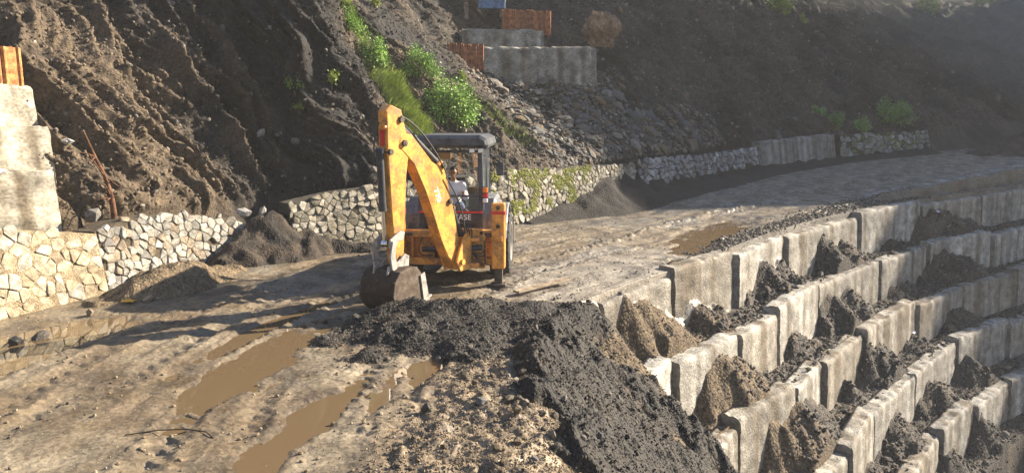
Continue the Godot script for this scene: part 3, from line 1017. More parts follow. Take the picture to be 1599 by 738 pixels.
func build_walls() -> void:
	var pale := [Color(0.48, 0.41, 0.28), Color(0.55, 0.48, 0.35), Color(0.42, 0.34, 0.23), Color(0.52, 0.48, 0.4)]
	var white := [Color(0.43, 0.41, 0.36), Color(0.35, 0.33, 0.29), Color(0.5, 0.47, 0.42), Color(0.34, 0.28, 0.21), Color(0.27, 0.26, 0.24)]
	var grey := [Color(0.36, 0.36, 0.36), Color(0.44, 0.44, 0.44), Color(0.27, 0.28, 0.3), Color(0.5, 0.49, 0.48), Color(0.3, 0.28, 0.26)]
	var l1 := Line.new()
	l1.setup([[-9.5, 0, -8.6, 1.55], [-8.38, 0, -11.73, 1.5], [-7.62, 0, -13.62, 1.12]], 0.18)
	stone_wall("mortared_stone_wall", "tan mortared rubble wall in bright sun at the left edge", l1, 0.27, 0.19, 0.011, 0.014, pale, Color(0.42, 0.335, 0.22), 0.6, 260)
	var l2 := Line.new()
	l2.setup([[-7.72, 0, -13.74, 1.15], [-7.5, 0, -14.7, 1.28], [-7.12, 0, -16.1, 1.2], [-6.35, 0, -17.5, 0.85]], 0.15)
	stone_wall("dry_stone_wall", "white and grey dry stone wall left of the dark soil spill", l2, 0.22, 0.135, 0.005, 0.045, white, Color(0.12, 0.095, 0.07), 0.5, 260, 0.0, 0.03)
	var l3 := Line.new()
	l3.setup([[-5.35, 0, -17.75, 1.2], [-4.4, 0, -18.6, 1.38], [-3.5, 0, -19.35, 1.5], [-1.75, 0, -20.85, 1.55], [0.0, 0, -22.35, 1.62], [2.2, 0.12, -24.9, 1.55], [4.8, 0.35, -28.2, 1.5]], 0.12)
	var w3 := stone_wall("dry_stone_wall", "long pale dry stone wall behind the backhoe, mossy at its right", l3, 0.23, 0.14, 0.006, 0.045, [Color(0.42, 0.39, 0.31), Color(0.35, 0.32, 0.26), Color(0.48, 0.45, 0.38), Color(0.28, 0.25, 0.19)], Color(0.1, 0.09, 0.07), 0.5, 300, 0.0, 0.02, 2.7, 5.6)
	moss_on(w3, l3, 5.3, 11.5, 2200)
	var l4 := Line.new()
	l4.setup([[4.9, 0.35, -28.4, 1.6], [8.6, 0.55, -32.2, 1.62], [12.1, 0.75, -36.1, 1.78]], 0.12)
	stone_wall("dry_stone_wall", "grey dry stone wall between the mossy wall and the concrete wall", l4, 0.33, 0.22, 0.026, 0.07, grey, Color(0.07, 0.068, 0.066), 0.5, 300, 0.3)
	cast_block("concrete_wall", "dark grey concrete retaining wall beside the far stone wall", "wall", "", Vector3(12.2, 0.75, -36.2), Vector3(17.6, 1.0, -40.3), 1.3, 1.35, 0.45, 0.15, Color(0.36, 0.35, 0.33), 410, 0.05)
	var l6 := Line.new()
	l6.setup([[17.9, 1.0, -40.45, 2.25], [21.0, 1.1, -42.0, 2.3], [24.4, 1.2, -43.4, 2.45]], 0.15)
	var w6 := stone_wall("dry_stone_wall", "farthest stone wall under dark green bushes at the bend", l6, 0.42, 0.27, 0.03, 0.08, [Color(0.33, 0.33, 0.3), Color(0.24, 0.25, 0.2), Color(0.42, 0.41, 0.38)], Color(0.075, 0.08, 0.05), 0.5, 300, 0.0, 0.12)
	moss_on(w6, l6, 0.2, 6.5, 220)
	# stack of concrete steps at the far left
	for i in 3:
		var q: Array = [[-10.4, 1.25, -11.55, -8.6, -13.95], [-10.68, 2.2, -11.78, -8.88, -14.38], [-10.95, 3.0, -11.95, -9.33, -14.72]][i]
		cast_block("concrete_step", ["lowest of the sunlit concrete steps above the tan wall", "middle sunlit concrete step in the stack at left", "top sunlit concrete step under the rusty sheets at left"][i], "concrete wall", "stacked concrete steps at the left", Vector3(q[0], q[1], q[2]), Vector3(q[3], q[1], q[4]), [1.05, 0.95, 0.95][i], [1.05, 0.9, 0.9][i], 0.9, 0.1, Color(0.6, 0.56, 0.47), 500 + i, 0.05, 0.3, 1.3)
	sheet_fence("leftmost rusty sheet fence on the concrete steps", Vector3(-10.75, 3.9, -12.4), Vector3(-9.55, 3.83, -14.75), 0.8, 7, 1.0)
	# walls, sheets and tank in the gully
	cast_block("concrete_wall", "wide grey concrete wall crossing the gully above the rubble", "wall", "concrete walls in the gully", Vector3(-1.6, 4.6, -31.0), Vector3(3.65, 4.75, -32.5), 1.5, 1.5, 0.6, 0.06, Color(0.38, 0.37, 0.33), 520, 0.12, 0.8)
	cast_block("concrete_wall", "shorter upper concrete wall under the rusty sheet fence", "wall", "concrete walls in the gully", Vector3(-2.1, 6.05, -32.2), Vector3(1.4, 6.15, -33.3), 0.9, 0.9, 0.6, 0.06, Color(0.38, 0.37, 0.33), 530, 0.08, 0.6)
	sheet_fence("rusty sheet fence on top of the upper gully wall", Vector3(-0.45, 6.95, -33.0), Vector3(1.72, 6.95, -33.55), 0.9, 8, 0.2)
	sheet_fence("lower rusty sheet fence where the ridge meets the gully wall", Vector3(-2.6, 5.3, -30.6), Vector3(-1.15, 5.3, -31.1), 0.9, 5, 0.1)

# upright ribbed steel sheets side by side on two rails
func sheet_fence(label: String, a: Vector3, b: Vector3, h: float, count: int, bright: float) -> void:
	var f := thing("sheet_fence", label, "fence", a, "rusty sheet fences")
	var t := (b - a).normalized()
	var out := Vector3(-t.z, 0, t.x).normalized()
	var L := a.distance_to(b)
	for i in count:
		var m := MB.new()
		m.colored = true
		m.col = Color(0.36, 0.135, 0.06).lerp(Color(0.62, 0.29, 0.1), bright) * rng.randf_range(0.75, 1.25)
		m.col.a = 1.0
		var x0 := L * i / count
		var w := L / count - 0.012
		var dz := rng.randf_range(0.0, 0.02)
		var prof := [[0.0, 0.0], [0.1, 0.03], [0.16, 0.03], [0.26, 0.0], [0.74, 0.0], [0.84, 0.03], [0.9, 0.03], [1.0, 0.0]]
		var hh := h * rng.randf_range(0.96, 1.03)
		for k in prof.size() - 1:
			var p0: Vector3 = t * (x0 + prof[k][0] * w) + out * (prof[k][1] + dz)
			var p1: Vector3 = t * (x0 + prof[k + 1][0] * w) + out * (prof[k + 1][1] + dz)
			m.poly([p0 + Vector3.UP * -0.15, p1 + Vector3.UP * -0.15, p1 + Vector3.UP * hh, p0 + Vector3.UP * hh], out)
			m.poly([p0 - out * 0.006 + Vector3.UP * -0.15, p1 - out * 0.006 + Vector3.UP * -0.15, p1 - out * 0.006 + Vector3.UP * hh, p0 - out * 0.006 + Vector3.UP * hh], -out)
		mk("sheet", m.done(), mats.rusty, f)
	for y in [0.5, 0.93]:
		var r := MB.new()
		r.colored = true
		r.col = Color(0.2, 0.09, 0.05)
		r.bar(Vector3.UP * (h * y) - out * 0.04, t * L + Vector3.UP * (h * y) - out * 0.04, 0.03, 0.05)
		mk("rail", r.done(), mats.rusty, f)
	for i in 3:
		var r := MB.new()
		r.colored = true
		r.col = Color(0.2, 0.09, 0.05)
		var q := t * (L * (0.05 + 0.45 * i)) - out * 0.1
		r.bar(q - Vector3.UP * 0.4, q + Vector3.UP * h, 0.06, 0.06, out)
		mk("post", r.done(), mats.rusty, f)

# ---------------------------------------------------------------- backhoe loader: x to its side, +z to the rear (towards the digging arm), origin on the ground under the rear frame
func part(b: MB, called: String, mat: String, parent: Node, label := "") -> MeshInstance3D:
	var o := mk(called, b.done(), mats[mat], parent)
	if label: o.set_meta("label", label)
	return o

func V(x: float, y: float, z: float) -> Vector3:
	return Vector3(x, y, z)

func wheel(root: Node3D, c: Vector3, r: float, w: float, side: float, lugs: int) -> void:
	var h := Node3D.new()
	h.name = numbered(root, "wheel")
	root.add_child(h, true)
	h.position = c
	var ax := Vector3(side, 0, 0)
	var b := MB.new()
	b.lathe(Vector3.ZERO, ax, [[-w * 0.5, r * 0.58], [-w * 0.52, r * 0.75], [-w * 0.45, r * 0.92], [-w * 0.3, r * 0.965], [w * 0.3, r * 0.965], [w * 0.45, r * 0.92], [w * 0.52, r * 0.75], [w * 0.5, r * 0.58]], 40)
	for i in lugs:
		for sg in [-1.0, 1.0]:
			var a: float = TAU * (i + (0.5 if sg > 0 else 0.0)) / lugs
			var a2 := a + 0.16
			var p0 := Vector3(sg * w * 0.02, cos(a2) * r * 0.97, sin(a2) * r * 0.97)
			var p1 := Vector3(sg * w * 0.46, cos(a) * r * 0.94, sin(a) * r * 0.94)
			b.bar(p0, p1, r * 0.07, r * 0.07, Vector3(0, cos(a), sin(a)), 0.008)
	part(b, "tyre", "tyre", h)
	var m := MB.new()
	m.lathe(Vector3.ZERO, ax, [[-w * 0.48, 0.0], [-w * 0.48, r * 0.58], [w * 0.5, r * 0.6], [w * 0.5, r * 0.55], [w * 0.3, r * 0.5], [w * 0.22, r * 0.3], [w * 0.28, r * 0.16], [w * 0.36, r * 0.14], [w * 0.36, 0.0]], 28)
	for i in 8:
		var a := TAU * i / 8.0
		var q := Vector3(side * w * 0.22, cos(a) * r * 0.24, sin(a) * r * 0.24)
		m.cyl(q, q + ax * 0.04, 0.015, 0.015, 6)
	part(m, "rim", "white_rim", h)

func ram(root: Node, called: String, a: Vector3, b: Vector3, barrel: float, r: float) -> void:
	# hydraulic ram: dark barrel from a, bright rod to b
	var m := a.lerp(b, barrel)
	var s := MB.new()
	s.cyl(a, m, r, r, 16)
	s.cyl(m - (b - a).normalized() * 0.04, m + (b - a).normalized() * 0.03, r * 1.15, r * 1.15, 16)
	s.cyl(a + Vector3(0.06, 0, 0), a - Vector3(0.06, 0, 0), r * 1.1, r * 1.1, 14)
	var o := part(s, called, "black_paint", root)
	var t := MB.new()
	t.cyl(m, b, r * 0.5, r * 0.5, 14)
	t.cyl(b + Vector3(0.05, 0, 0), b - Vector3(0.05, 0, 0), r * 0.9, r * 0.9, 14)
	part(t, "rod", "chrome", o)

func build_machine() -> void:
	grainy("white_rim", "wear", 1.0, 0.0, 0.5, lin(0.42, 0.40, 0.36), false, false)
	var m := thing("backhoe_loader", "orange backhoe loader standing on the muddy road with its arm lowered", "backhoe loader", Vector3(-1.25, 0.0, -14.3))
	m.rotation.y = deg_to_rad(-3.5)
	# chassis and bonnet
	var b := MB.new()
	b.bx(V(-0.38, 0.45, -4.1), V(0.38, 0.95, -0.25), 0.02)
	b.bx(V(-0.95, 0.55, -1.25), V(0.95, 0.8, -1.0), 0.03)
	part(b, "chassis", "black_paint", m)
	b = MB.new()
	b.prism(PackedVector2Array([Vector2(-2.1, 0.95), Vector2(-2.1, 1.75), Vector2(-3.6, 1.6), Vector2(-4.05, 1.45), Vector2(-4.15, 0.95)]), V(0, 0, 0), V(0, 0, 1), V(0, 1, 0), 0.9, 0.05)
	var bon := part(b, "bonnet", "orange", m)
	b = MB.new()
	for i in 6: b.bx(V(-0.35, 1.0 + i * 0.07, -4.17), V(0.35, 1.03 + i * 0.07, -4.13), 0.005)
	part(b, "grille", "black_paint", bon)
	b = MB.new()
	b.cyl(V(0.3, 1.6, -2.9), V(0.3, 2.35, -2.9), 0.04, 0.04, 14)
	part(b, "exhaust_pipe", "black_paint", bon)
	# wheels
	wheel(m, V(0.95, 0.70, -1.15), 0.70, 0.44, 1.0, 20)
	wheel(m, V(-0.95, 0.70, -1.15), 0.70, 0.44, -1.0, 20)
	wheel(m, V(0.82, 0.45, -3.3), 0.45, 0.3, 1.0, 16)
	wheel(m, V(-0.82, 0.45, -3.3), 0.45, 0.3, -1.0, 16)
	b = MB.new()
	b.bx(V(-0.7, 0.38, -3.38), V(0.7, 0.54, -3.22), 0.02)
	part(b, "front_axle", "black_paint", m)
	# loader arms and front bucket
	for sd in [-1.0, 1.0]:
		b = MB.new()
		b.prism(PackedVector2Array([Vector2(-2.1, 1.35), Vector2(-2.1, 1.6), Vector2(-3.4, 1.45), Vector2(-4.3, 0.9), Vector2(-4.75, 0.42), Vector2(-4.6, 0.3), Vector2(-4.1, 0.75), Vector2(-3.3, 1.2)]), V(sd * 0.62, 0, 0), V(0, 0, 1), V(0, 1, 0), 0.09, 0.012)
		part(b, "loader_arm", "orange", m)
		ram(m, "lift_ram", V(sd * 0.5, 0.75, -2.3), V(sd * 0.55, 0.95, -4.0), 0.6, 0.05)
	b = MB.new()
	var lb := PackedVector2Array([Vector2(-4.62, 0.75), Vector2(-4.6, 0.2), Vector2(-4.75, 0.04), Vector2(-5.45, 0.03), Vector2(-5.45, 0.06), Vector2(-4.78, 0.09), Vector2(-4.66, 0.22), Vector2(-4.68, 0.75)])
	b.prism(lb, V(0, 0, 0), V(0, 0, 1), V(0, 1, 0), 2.0, 0.006)
	for sd in [-1.0, 1.0]:
		b.prism(PackedVector2Array([Vector2(-4.62, 0.75), Vector2(-4.6, 0.2), Vector2(-4.75, 0.04), Vector2(-5.45, 0.03), Vector2(-5.3, 0.25), Vector2(-4.8, 0.72)]), V(sd * 1.0, 0, 0), V(0, 0, 1), V(0, 1, 0), 0.03, 0.006)
	part(b, "loader_bucket", "worn_steel", m)
	# mudguards
	for sd in [-1.0, 1.0]:
		b = MB.new()
		var arc := PackedVector2Array()
		for i in 13:
			var a := deg_to_rad(lerpf(168.0, 20.0, i / 12.0))
			arc.append(Vector2(-1.15 + cos(a) * -0.86, 0.72 + sin(a) * 0.80))
		for i in 13:
			var a := deg_to_rad(lerpf(20.0, 168.0, i / 12.0))
			arc.append(Vector2(-1.15 + cos(a) * -0.80, 0.72 + sin(a) * 0.75))
		b.prism(arc, V(sd * 0.85, 0, 0), V(0, 0, 1), V(0, 1, 0), 0.56, 0.02)
		b.prism(PackedVector2Array([Vector2(-0.38, 1.02), Vector2(-0.36, 1.36), Vector2(-0.62, 1.66), Vector2(-1.5, 1.68), Vector2(-1.75, 1.3), Vector2(-1.2, 1.36), Vector2(-0.7, 1.2)]), V(sd * 0.75, 0, 0), V(0, 0, 1), V(0, 1, 0), 0.3, 0.05)
		part(b, "mudguard", "grey_plastic", m)
	build_cab(m)
	build_rear_frame(m)
	build_arm(m)

func build_cab(m: Node3D) -> void:
	var cab := Node3D.new()
	cab.name = "cab"
	m.add_child(cab, true)
	var b := MB.new()
	# lower body
	b.prism(PackedVector2Array([Vector2(-0.6, 0.85), Vector2(0.6, 0.85), Vector2(0.64, 1.25), Vector2(0.64, 1.42), Vector2(-0.64, 1.42), Vector2(-0.64, 1.25)]), V(0, 0, -0.43), V(1, 0, 0), V(0, 1, 0), 0.08, 0.015)
	b.bx(V(-0.62, 0.86, -2.1), V(0.62, 0.94, -0.47), 0.01)
	for sd in [-1.0, 1.0]: b.bx(V(sd * 0.6, 0.94, -2.1), V(sd * 0.65, 1.38, -0.47), 0.01)
	b.bx(V(-0.6, 0.94, -2.12), V(0.6, 1.5, -2.06), 0.01)
	part(b, "lower_panel", "black_paint", cab)
	b = MB.new()
	b.bx(V(-0.645, 1.385, -0.388), V(0.645, 1.425, -0.372), 0.004)
	part(b, "red_stripe", "red", cab)
	var tm := TextMesh.new()
	tm.text = "CASE"
	var fo := SystemFont.new()
	fo.font_names = PackedStringArray(["Droid Sans"])
	fo.font_weight = 700
	tm.font = fo
	tm.font_size = 16
	tm.pixel_size = 0.0095
	tm.depth = 0.006
	var tx := mk("lettering", tm, mats.white_print, cab)
	tx.position = V(0.24, 1.3, -0.386)
	# pillars
	for q in [[0.62, -0.45], [-0.62, -0.45], [0.64, -1.35], [-0.64, -1.35], [0.58, -2.05], [-0.58, -2.05]]:
		b = MB.new()
		var rear: bool = q[1] > -0.5
		b.bar(V(q[0], 1.38, q[1]), V(q[0] * 0.95, 2.68, q[1] - (0.04 if rear else -0.06)), 0.10 if rear else 0.07, 0.10 if rear else 0.07, V(0, 0, 1), 0.015)
		part(b, "pillar", "cab_blue", cab)
	# roof with overhang and underside liner
	b = MB.new()
	b.prism(PackedVector2Array([Vector2(-0.74, 2.68), Vector2(-0.77, 2.74), Vector2(-0.74, 2.86), Vector2(-0.6, 2.93), Vector2(0.6, 2.93), Vector2(0.74, 2.86), Vector2(0.77, 2.74), Vector2(0.74, 2.68)]), V(0, 0, -1.25), V(1, 0, 0), V(0, 1, 0), 1.95, 0.06)
	var roof := part(b, "roof", "roof_shell", cab)
	for q in [-0.62, -0.45, 0.45, 0.62]:
		b = MB.new()
		b.bx(V(q - 0.06, 2.58, -0.36), V(q + 0.06, 2.68, -0.26), 0.015)
		var wl := part(b, "work_lamp", "black_paint", roof)
		b = MB.new()
		b.bx(V(q - 0.05, 2.59, -0.262), V(q + 0.05, 2.67, -0.252), 0.004)
		part(b, "lens", "chrome", wl)
	# rear window: upper pane open frame, mid rail, lower pane
	b = MB.new()
	b.bx(V(-0.58, 1.70, -0.47), V(0.58, 1.745, -0.43), 0.008)
	part(b, "window_rail", "cab_blue", cab)
	b = MB.new()
	b.bx(V(-0.58, 2.58, -0.50), V(0.58, 2.63, -0.46), 0.008)
	part(b, "window_rail", "cab_blue", cab)
	for w in [["lower_pane", V(-0.57, 1.43, -0.452), V(0.57, 1.7, -0.447)]]:
		b = MB.new()
		b.bx(w[1], w[2], 0.001)
		part(b, w[0], "glass", cab)
	for sd in [-1.0, 1.0]:
		b = MB.new()
		b.bx(V(sd * 0.625, 1.42, -1.3), V(sd * 0.63, 2.64, -0.52), 0.001)
		part(b, "side_pane", "glass", cab)
		b = MB.new()
		# door frame
		b.bar(V(sd * 0.65, 1.36, -1.42), V(sd * 0.63, 2.66, -1.42), 0.05, 0.05, V(0, 0, 1))
		b.bar(V(sd * 0.65, 1.36, -2.0), V(sd * 0.6, 2.66, -1.96), 0.05, 0.05, V(0, 0, 1))
		b.bx(V(sd * 0.63, 1.34, -2.0), V(sd * 0.67, 1.42, -1.4), 0.008)
		var door := part(b, "door", "cab_blue", cab)
		b = MB.new()
		b.bx(V(sd * 0.635, 1.42, -1.98), V(sd * 0.64, 2.64, -1.44), 0.001)
		part(b, "pane", "glass", door)
	b = MB.new()
	b.bx(V(-0.57, 1.5, -2.1), V(0.57, 2.64, -2.095), 0.001)
	part(b, "windscreen", "glass", cab)
	# seat, console and levers
	b = MB.new()
	b.bx(V(-0.3, 0.94, -1.5), V(0.2, 1.2, -1.05), 0.03)
	b.bx(V(-0.34, 1.2, -1.55), V(0.24, 1.33, -0.98), 0.05)
	b.box(Transform3D(Basis(Vector3(1, 0, 0), 0.16), V(-0.05, 1.66, -1.56)), Vector3(0.52, 0.7, 0.12), 0.05)
	part(b, "seat", "seat_cloth", cab)
	b = MB.new()
	b.bx(V(-0.14, 0.94, -0.72), V(0.05, 1.5, -0.56), 0.02)
	var con := part(b, "console", "console_tan", cab)
	for sx in [-0.26, 0.2]:
		b = MB.new()
		b.cyl(V(sx * 0.3 - 0.03, 1.47, -0.66), V(sx, 1.72, -0.8), 0.012, 0.012, 8)
		b.cyl(V(sx, 1.70, -0.79), V(sx * 1.02, 1.77, -0.83), 0.024, 0.02, 10)
		part(b, "lever", "rubber", con)
	b = MB.new()
	b.bx(V(-0.5, 2.36, -2.07), V(-0.22, 2.56, -2.05), 0.008)
	part(b, "sticker", "tan_paper", cab)
	# tail lamp cluster
	b = MB.new()
	b.bx(V(0.64, 1.58, -0.40), V(0.76, 1.92, -0.34), 0.012)
	var tl := part(b, "tail_lamp", "black_paint", cab)
	b = MB.new(); b.bx(V(0.65, 1.80, -0.345), V(0.75, 1.91, -0.31), 0.015); part(b, "amber_lens", "amber_lens", tl)
	b = MB.new(); b.bx(V(0.65, 1.70, -0.345), V(0.75, 1.79, -0.31), 0.015); part(b, "red_lens", "red_lens", tl)
	b = MB.new(); b.bx(V(0.65, 1.60, -0.345), V(0.75, 1.69, -0.31), 0.015); part(b, "white_lens", "white_print", tl)
	# mirror arms
	for sd in [-1.0, 1.0]:
		b = MB.new()
		b.tube([V(sd * 0.6, 2.4, -2.02), V(sd * 0.85, 2.45, -2.1), V(sd * 0.86, 2.3, -2.1)], 0.012)
		b.bx(V(sd * 0.78, 2.0, -2.13), V(sd * 0.94, 2.3, -2.09), 0.015)
		part(b, "mirror", "black_paint", cab)

func build_rear_frame(m: Node3D) -> void:
	var b := MB.new()
	# two cross beams joined by end plates
	b.bx(V(-1.05, 0.95, -0.22), V(1.05, 1.09, 0.0), 0.015)
	b.bx(V(-1.05, 0.40, -0.22), V(1.05, 0.54, 0.0), 0.015)
	b.bx(V(-1.05, 0.54, -0.24), V(1.05, 0.95, -0.2), 0.01)
	for x in [-0.72, -0.3, 0.7]: b.bx(V(x - 0.02, 0.54, -0.2), V(x + 0.02, 0.95, -0.02), 0.006)
	part(b, "rear_frame", "orange", m)
	for sd in [-1.0, 1.0]:
		# stabiliser: outer sleeve, inner leg, foot
		b = MB.new()
		b.bx(V(sd * 0.86, 0.36, -0.12), V(sd * 1.12, 1.64, 0.14), 0.018)
		b.bx(V(sd * 0.9, 0.9, 0.13), V(sd * 1.08, 1.02, 0.17), 0.012)
		var st := part(b, "stabiliser", "orange", m)
		b = MB.new()
		b.bx(V(sd * 0.91, 0.05, -0.07), V(sd * 1.07, 0.4, 0.09), 0.01)
		b.bx(V(sd * 0.84, 0.0, -0.14), V(sd * 1.14, 0.06, 0.16), 0.012)
		part(b, "stabiliser_leg", "worn_steel", st)
		b = MB.new()
		b.bx(V(sd * 0.85, 1.43, -0.125), V(sd * 1.13, 1.49, 0.145), 0.004)
		part(b, "stripe", "red", st)
		for y in [1.56, 1.2]:
			b = MB.new()
			b.cyl(V(sd * 0.99, y, 0.14), V(sd * 0.99, y, 0.155), 0.04, 0.04, 14)
			b.cyl(V(sd * 0.99, y, 0.155), V(sd * 0.99, y, 0.165), 0.02, 0.02, 8)
			part(b, "bolt_plate", "worn_steel", st)
		b = MB.new()
		b.cyl(V(sd * 0.7, 1.02, 0.03), V(sd * 1.0, 1.02, 0.03), 0.035, 0.035, 12)
		part(b, "pin", "worn_steel", st)
	# sliding carriage with the king post
	b = MB.new()
	b.prism(PackedVector2Array([Vector2(0.0, 0.36), Vector2(0.72, 0.36), Vector2(0.76, 0.6), Vector2(0.74, 1.0), Vector2(0.66, 1.14), Vector2(0.06, 1.14), Vector2(-0.04, 1.0), Vector2(-0.04, 0.5)]), V(0, 0, 0.04), V(1, 0, 0), V(0, 1, 0), 0.07, 0.012)
	b.bx(V(0.06, 0.42, 0.06), V(0.64, 0.52, 0.34), 0.015)
	b.bx(V(0.06, 0.92, 0.06), V(0.64, 1.0, 0.30), 0.015)
	var car := part(b, "carriage", "orange", m)
	for q in [[0.04, 0.45], [0.66, 0.45], [0.04, 1.06], [0.66, 1.06]]:
		b = MB.new()
		b.cyl(V(q[0], q[1], 0.07), V(q[0], q[1], 0.11), 0.035, 0.035, 8)
		part(b, "bolt", "worn_steel", car)
	# swing rams
	ram(m, "swing_ram", V(-0.45, 0.72, 0.02), V(0.18, 0.74, 0.2), 0.7, 0.05)
	ram(m, "swing_ram", V(0.62, 0.78, 0.12), V(0.42, 0.78, 0.26), 0.6, 0.05)
	# hoses over the carriage
	b = MB.new()
	for i in 6:
		b.hose(V(-0.1 + 0.05 * i, 1.05, -0.1), V(0.3 + 0.04 * i, 1.1 - 0.05 * (i % 3), 0.3), V(0.02 * i, 0.12 + 0.02 * i, 0.1), 0.014)
	for i in 4:
		b.hose(V(0.72, 0.9 - 0.1 * i, 0.08), V(0.5, 0.7, 0.25), V(0.1, -0.08 - 0.03 * i, 0.1), 0.013)
	b.hose(V(-0.5, 0.95, 0.03), V(-0.3, 0.6, 0.03), V(-0.15, -0.1, 0.1), 0.013)
	part(b, "hoses", "rubber", m)

func build_arm(m: Node3D) -> void:
	# everything of the arm lies in one upright plane through the king post: r runs outward, y up
	var k := V(0.21, 0.0, 0.38)
	var world_r := Vector3(-0.52, 0, 0.854)
	var er := (world_r.rotated(Vector3.UP, deg_to_rad(3.5))).normalized()
	var ey := Vector3.UP
	var ew := er.cross(ey).normalized()          # across the arm
	var P := func(r: float, y: float, w := 0.0) -> Vector3: return k + er * r + ey * y + ew * w
	var b := MB.new()
	# king post
	b.prism(PackedVector2Array([Vector2(-0.22, 0.4), Vector2(0.14, 0.4), Vector2(0.26, 0.6), Vector2(0.14, 0.85), Vector2(-0.06, 1.1), Vector2(-0.24, 1.0)]), k + ew * 0.17, er, ey, 0.05, 0.01)
	b.prism(PackedVector2Array([Vector2(-0.22, 0.4), Vector2(0.14, 0.4), Vector2(0.26, 0.6), Vector2(0.14, 0.85), Vector2(-0.06, 1.1), Vector2(-0.24, 1.0)]), k - ew * 0.17, er, ey, 0.05, 0.01)
	b.cyl(P.call(-0.15, 0.42), P.call(-0.15, 1.02), 0.09, 0.09, 16)
	b.cyl(P.call(0.1, 0.58, -0.24), P.call(0.1, 0.58, 0.24), 0.055, 0.055, 14)
	part(b, "king_post", "orange", m)
	# boom
	b = MB.new()
	var boom := PackedVector2Array([Vector2(0.12, 0.42), Vector2(0.42, 0.72), Vector2(0.62, 1.05), Vector2(0.82, 1.5), Vector2(1.06, 2.0), Vector2(1.36, 2.48), Vector2(1.6, 2.68), Vector2(1.74, 2.78), Vector2(1.72, 2.94), Vector2(1.58, 3.02), Vector2(1.38, 2.98), Vector2(1.08, 2.72), Vector2(0.84, 2.5), Vector2(0.7, 2.44), Vector2(0.58, 2.52), Vector2(0.47, 2.46), Vector2(0.46, 2.3), Vector2(0.36, 2.02), Vector2(0.2, 1.55), Vector2(0.06, 1.0), Vector2(-0.02, 0.62), Vector2(0.02, 0.46)])
	b.prism(boom, k, er, ey, 0.22, 0.02)
	var bm := part(b, "boom", "orange", m)
	for q in [[0.1, 0.58], [1.62, 2.85], [0.53, 2.42], [0.35, 1.75]]:
		b = MB.new()
		b.cyl(P.call(q[0], q[1], -0.155), P.call(q[0], q[1], 0.155), 0.055, 0.055, 16)
		b.cyl(P.call(q[0], q[1], -0.165), P.call(q[0], q[1], 0.165), 0.025, 0.025, 10)
		part(b, "pivot_pin", "worn_steel", bm)
	# number on the side facing right
	var right := ew if ew.x > 0.0 else -ew
	var tm := TextMesh.new()
	tm.text = "770"
	var fo := SystemFont.new()
	fo.font_names = PackedStringArray(["Droid Sans"])
	fo.font_weight = 700
	tm.font = fo
	tm.font_size = 16
	tm.pixel_size = 0.0105
	tm.depth = 0.004
	var tx := mk("lettering", tm, mats.white_print, bm)
	var up := (er * 0.45 + ey * 0.89).normalized()
	tx.transform = Transform3D(Basis(-up, up.cross(right) * -1.0, right).orthonormalized(), P.call(0.72, 1.9) + right * 0.113)
	tx.transform.basis = Basis(-up, right.cross(-up), right)
	# rams: boom ram behind the boom, stick ram above it
	ram(m, "boom_ram", P.call(-0.2, 0.95), P.call(0.36, 1.95), 0.62, 0.062)
	ram(m, "stick_ram", P.call(0.55, 2.45), P.call(1.68, 3.24), 0.62, 0.06)
	# stick
	b = MB.new()
	var stick := PackedVector2Array([Vector2(1.64, 3.4), Vector2(1.9, 3.48), Vector2(2.02, 3.38), Vector2(2.02, 2.75), Vector2(1.95, 1.6), Vector2(1.88, 0.82), Vector2(1.68, 0.8), Vector2(1.62, 1.5), Vector2(1.55, 2.3), Vector2(1.46, 2.72), Vector2(1.48, 2.92), Vector2(1.55, 3.1)])
	b.prism(stick, k, er, ey, 0.2, 0.018)
	var stk := part(b, "stick", "orange", m)
	for q in [[1.68, 3.24], [1.97, 2.72], [1.78, 0.9], [1.84, 1.32]]:
		b = MB.new()
		b.cyl(P.call(q[0], q[1], -0.145), P.call(q[0], q[1], 0.145), 0.05, 0.05, 16)
		part(b, "pivot_pin", "worn_steel", stk)
	b = MB.new()
	b.box(Transform3D(Basis(er, ey, ew), P.call(2.03, 2.95)), Vector3(0.02, 0.26, 0.1), 0.005)
	part(b, "marker_lamp", "red_lens", stk)
	b = MB.new()
	b.cyl(P.call(2.02, 3.12, -0.06), P.call(2.05, 3.12, -0.06), 0.03, 0.03, 12)
	part(b, "amber_lamp", "amber_lens", stk)
	ram(stk, "bucket_ram", P.call(2.1, 2.72), P.call(2.05, 1.2), 0.62, 0.062)
	b = MB.new()
	b.hose(P.call(1.7, 3.3, 0.13), P.call(0.6, 2.5, 0.15), ey * 0.12 - er * 0.05, 0.014)
	b.hose(P.call(1.7, 3.3, -0.13), P.call(0.5, 2.3, -0.15), ey * 0.16, 0.014)
	b.hose(P.call(0.5, 2.2, 0.15), P.call(0.0, 1.1, 0.2), -er * 0.12, 0.014)
	b.hose(P.call(0.5, 2.2, -0.15), P.call(0.0, 1.1, -0.2), -er * 0.14, 0.014)
	b.hose(P.call(2.04, 3.2, 0.05), P.call(2.14, 2.5, 0.06), er * 0.08, 0.013)
	part(b, "hoses", "rubber", m)
	# bucket linkage
	for sd in [-1.0, 1.0]:
		b = MB.new()
		b.prism(PackedVector2Array([Vector2(1.71, 1.36), Vector2(1.83, 1.4), Vector2(2.09, 1.28), Vector2(2.11, 1.14), Vector2(2.01, 1.1), Vector2(1.87, 1.22), Vector2(1.75, 1.24)]), k + ew * (sd * 0.15), er, ey, 0.04, 0.01)
		part(b, "link", "bare_steel", stk)
		b = MB.new()
		b.prism(PackedVector2Array([Vector2(1.98, 1.22), Vector2(2.08, 1.26), Vector2(2.15, 1.0), Vector2(2.11, 0.78), Vector2(2.01, 0.72), Vector2(1.97, 0.82), Vector2(2.01, 1.0)]), k + ew * (sd * 0.19), er, ey, 0.04, 0.01)
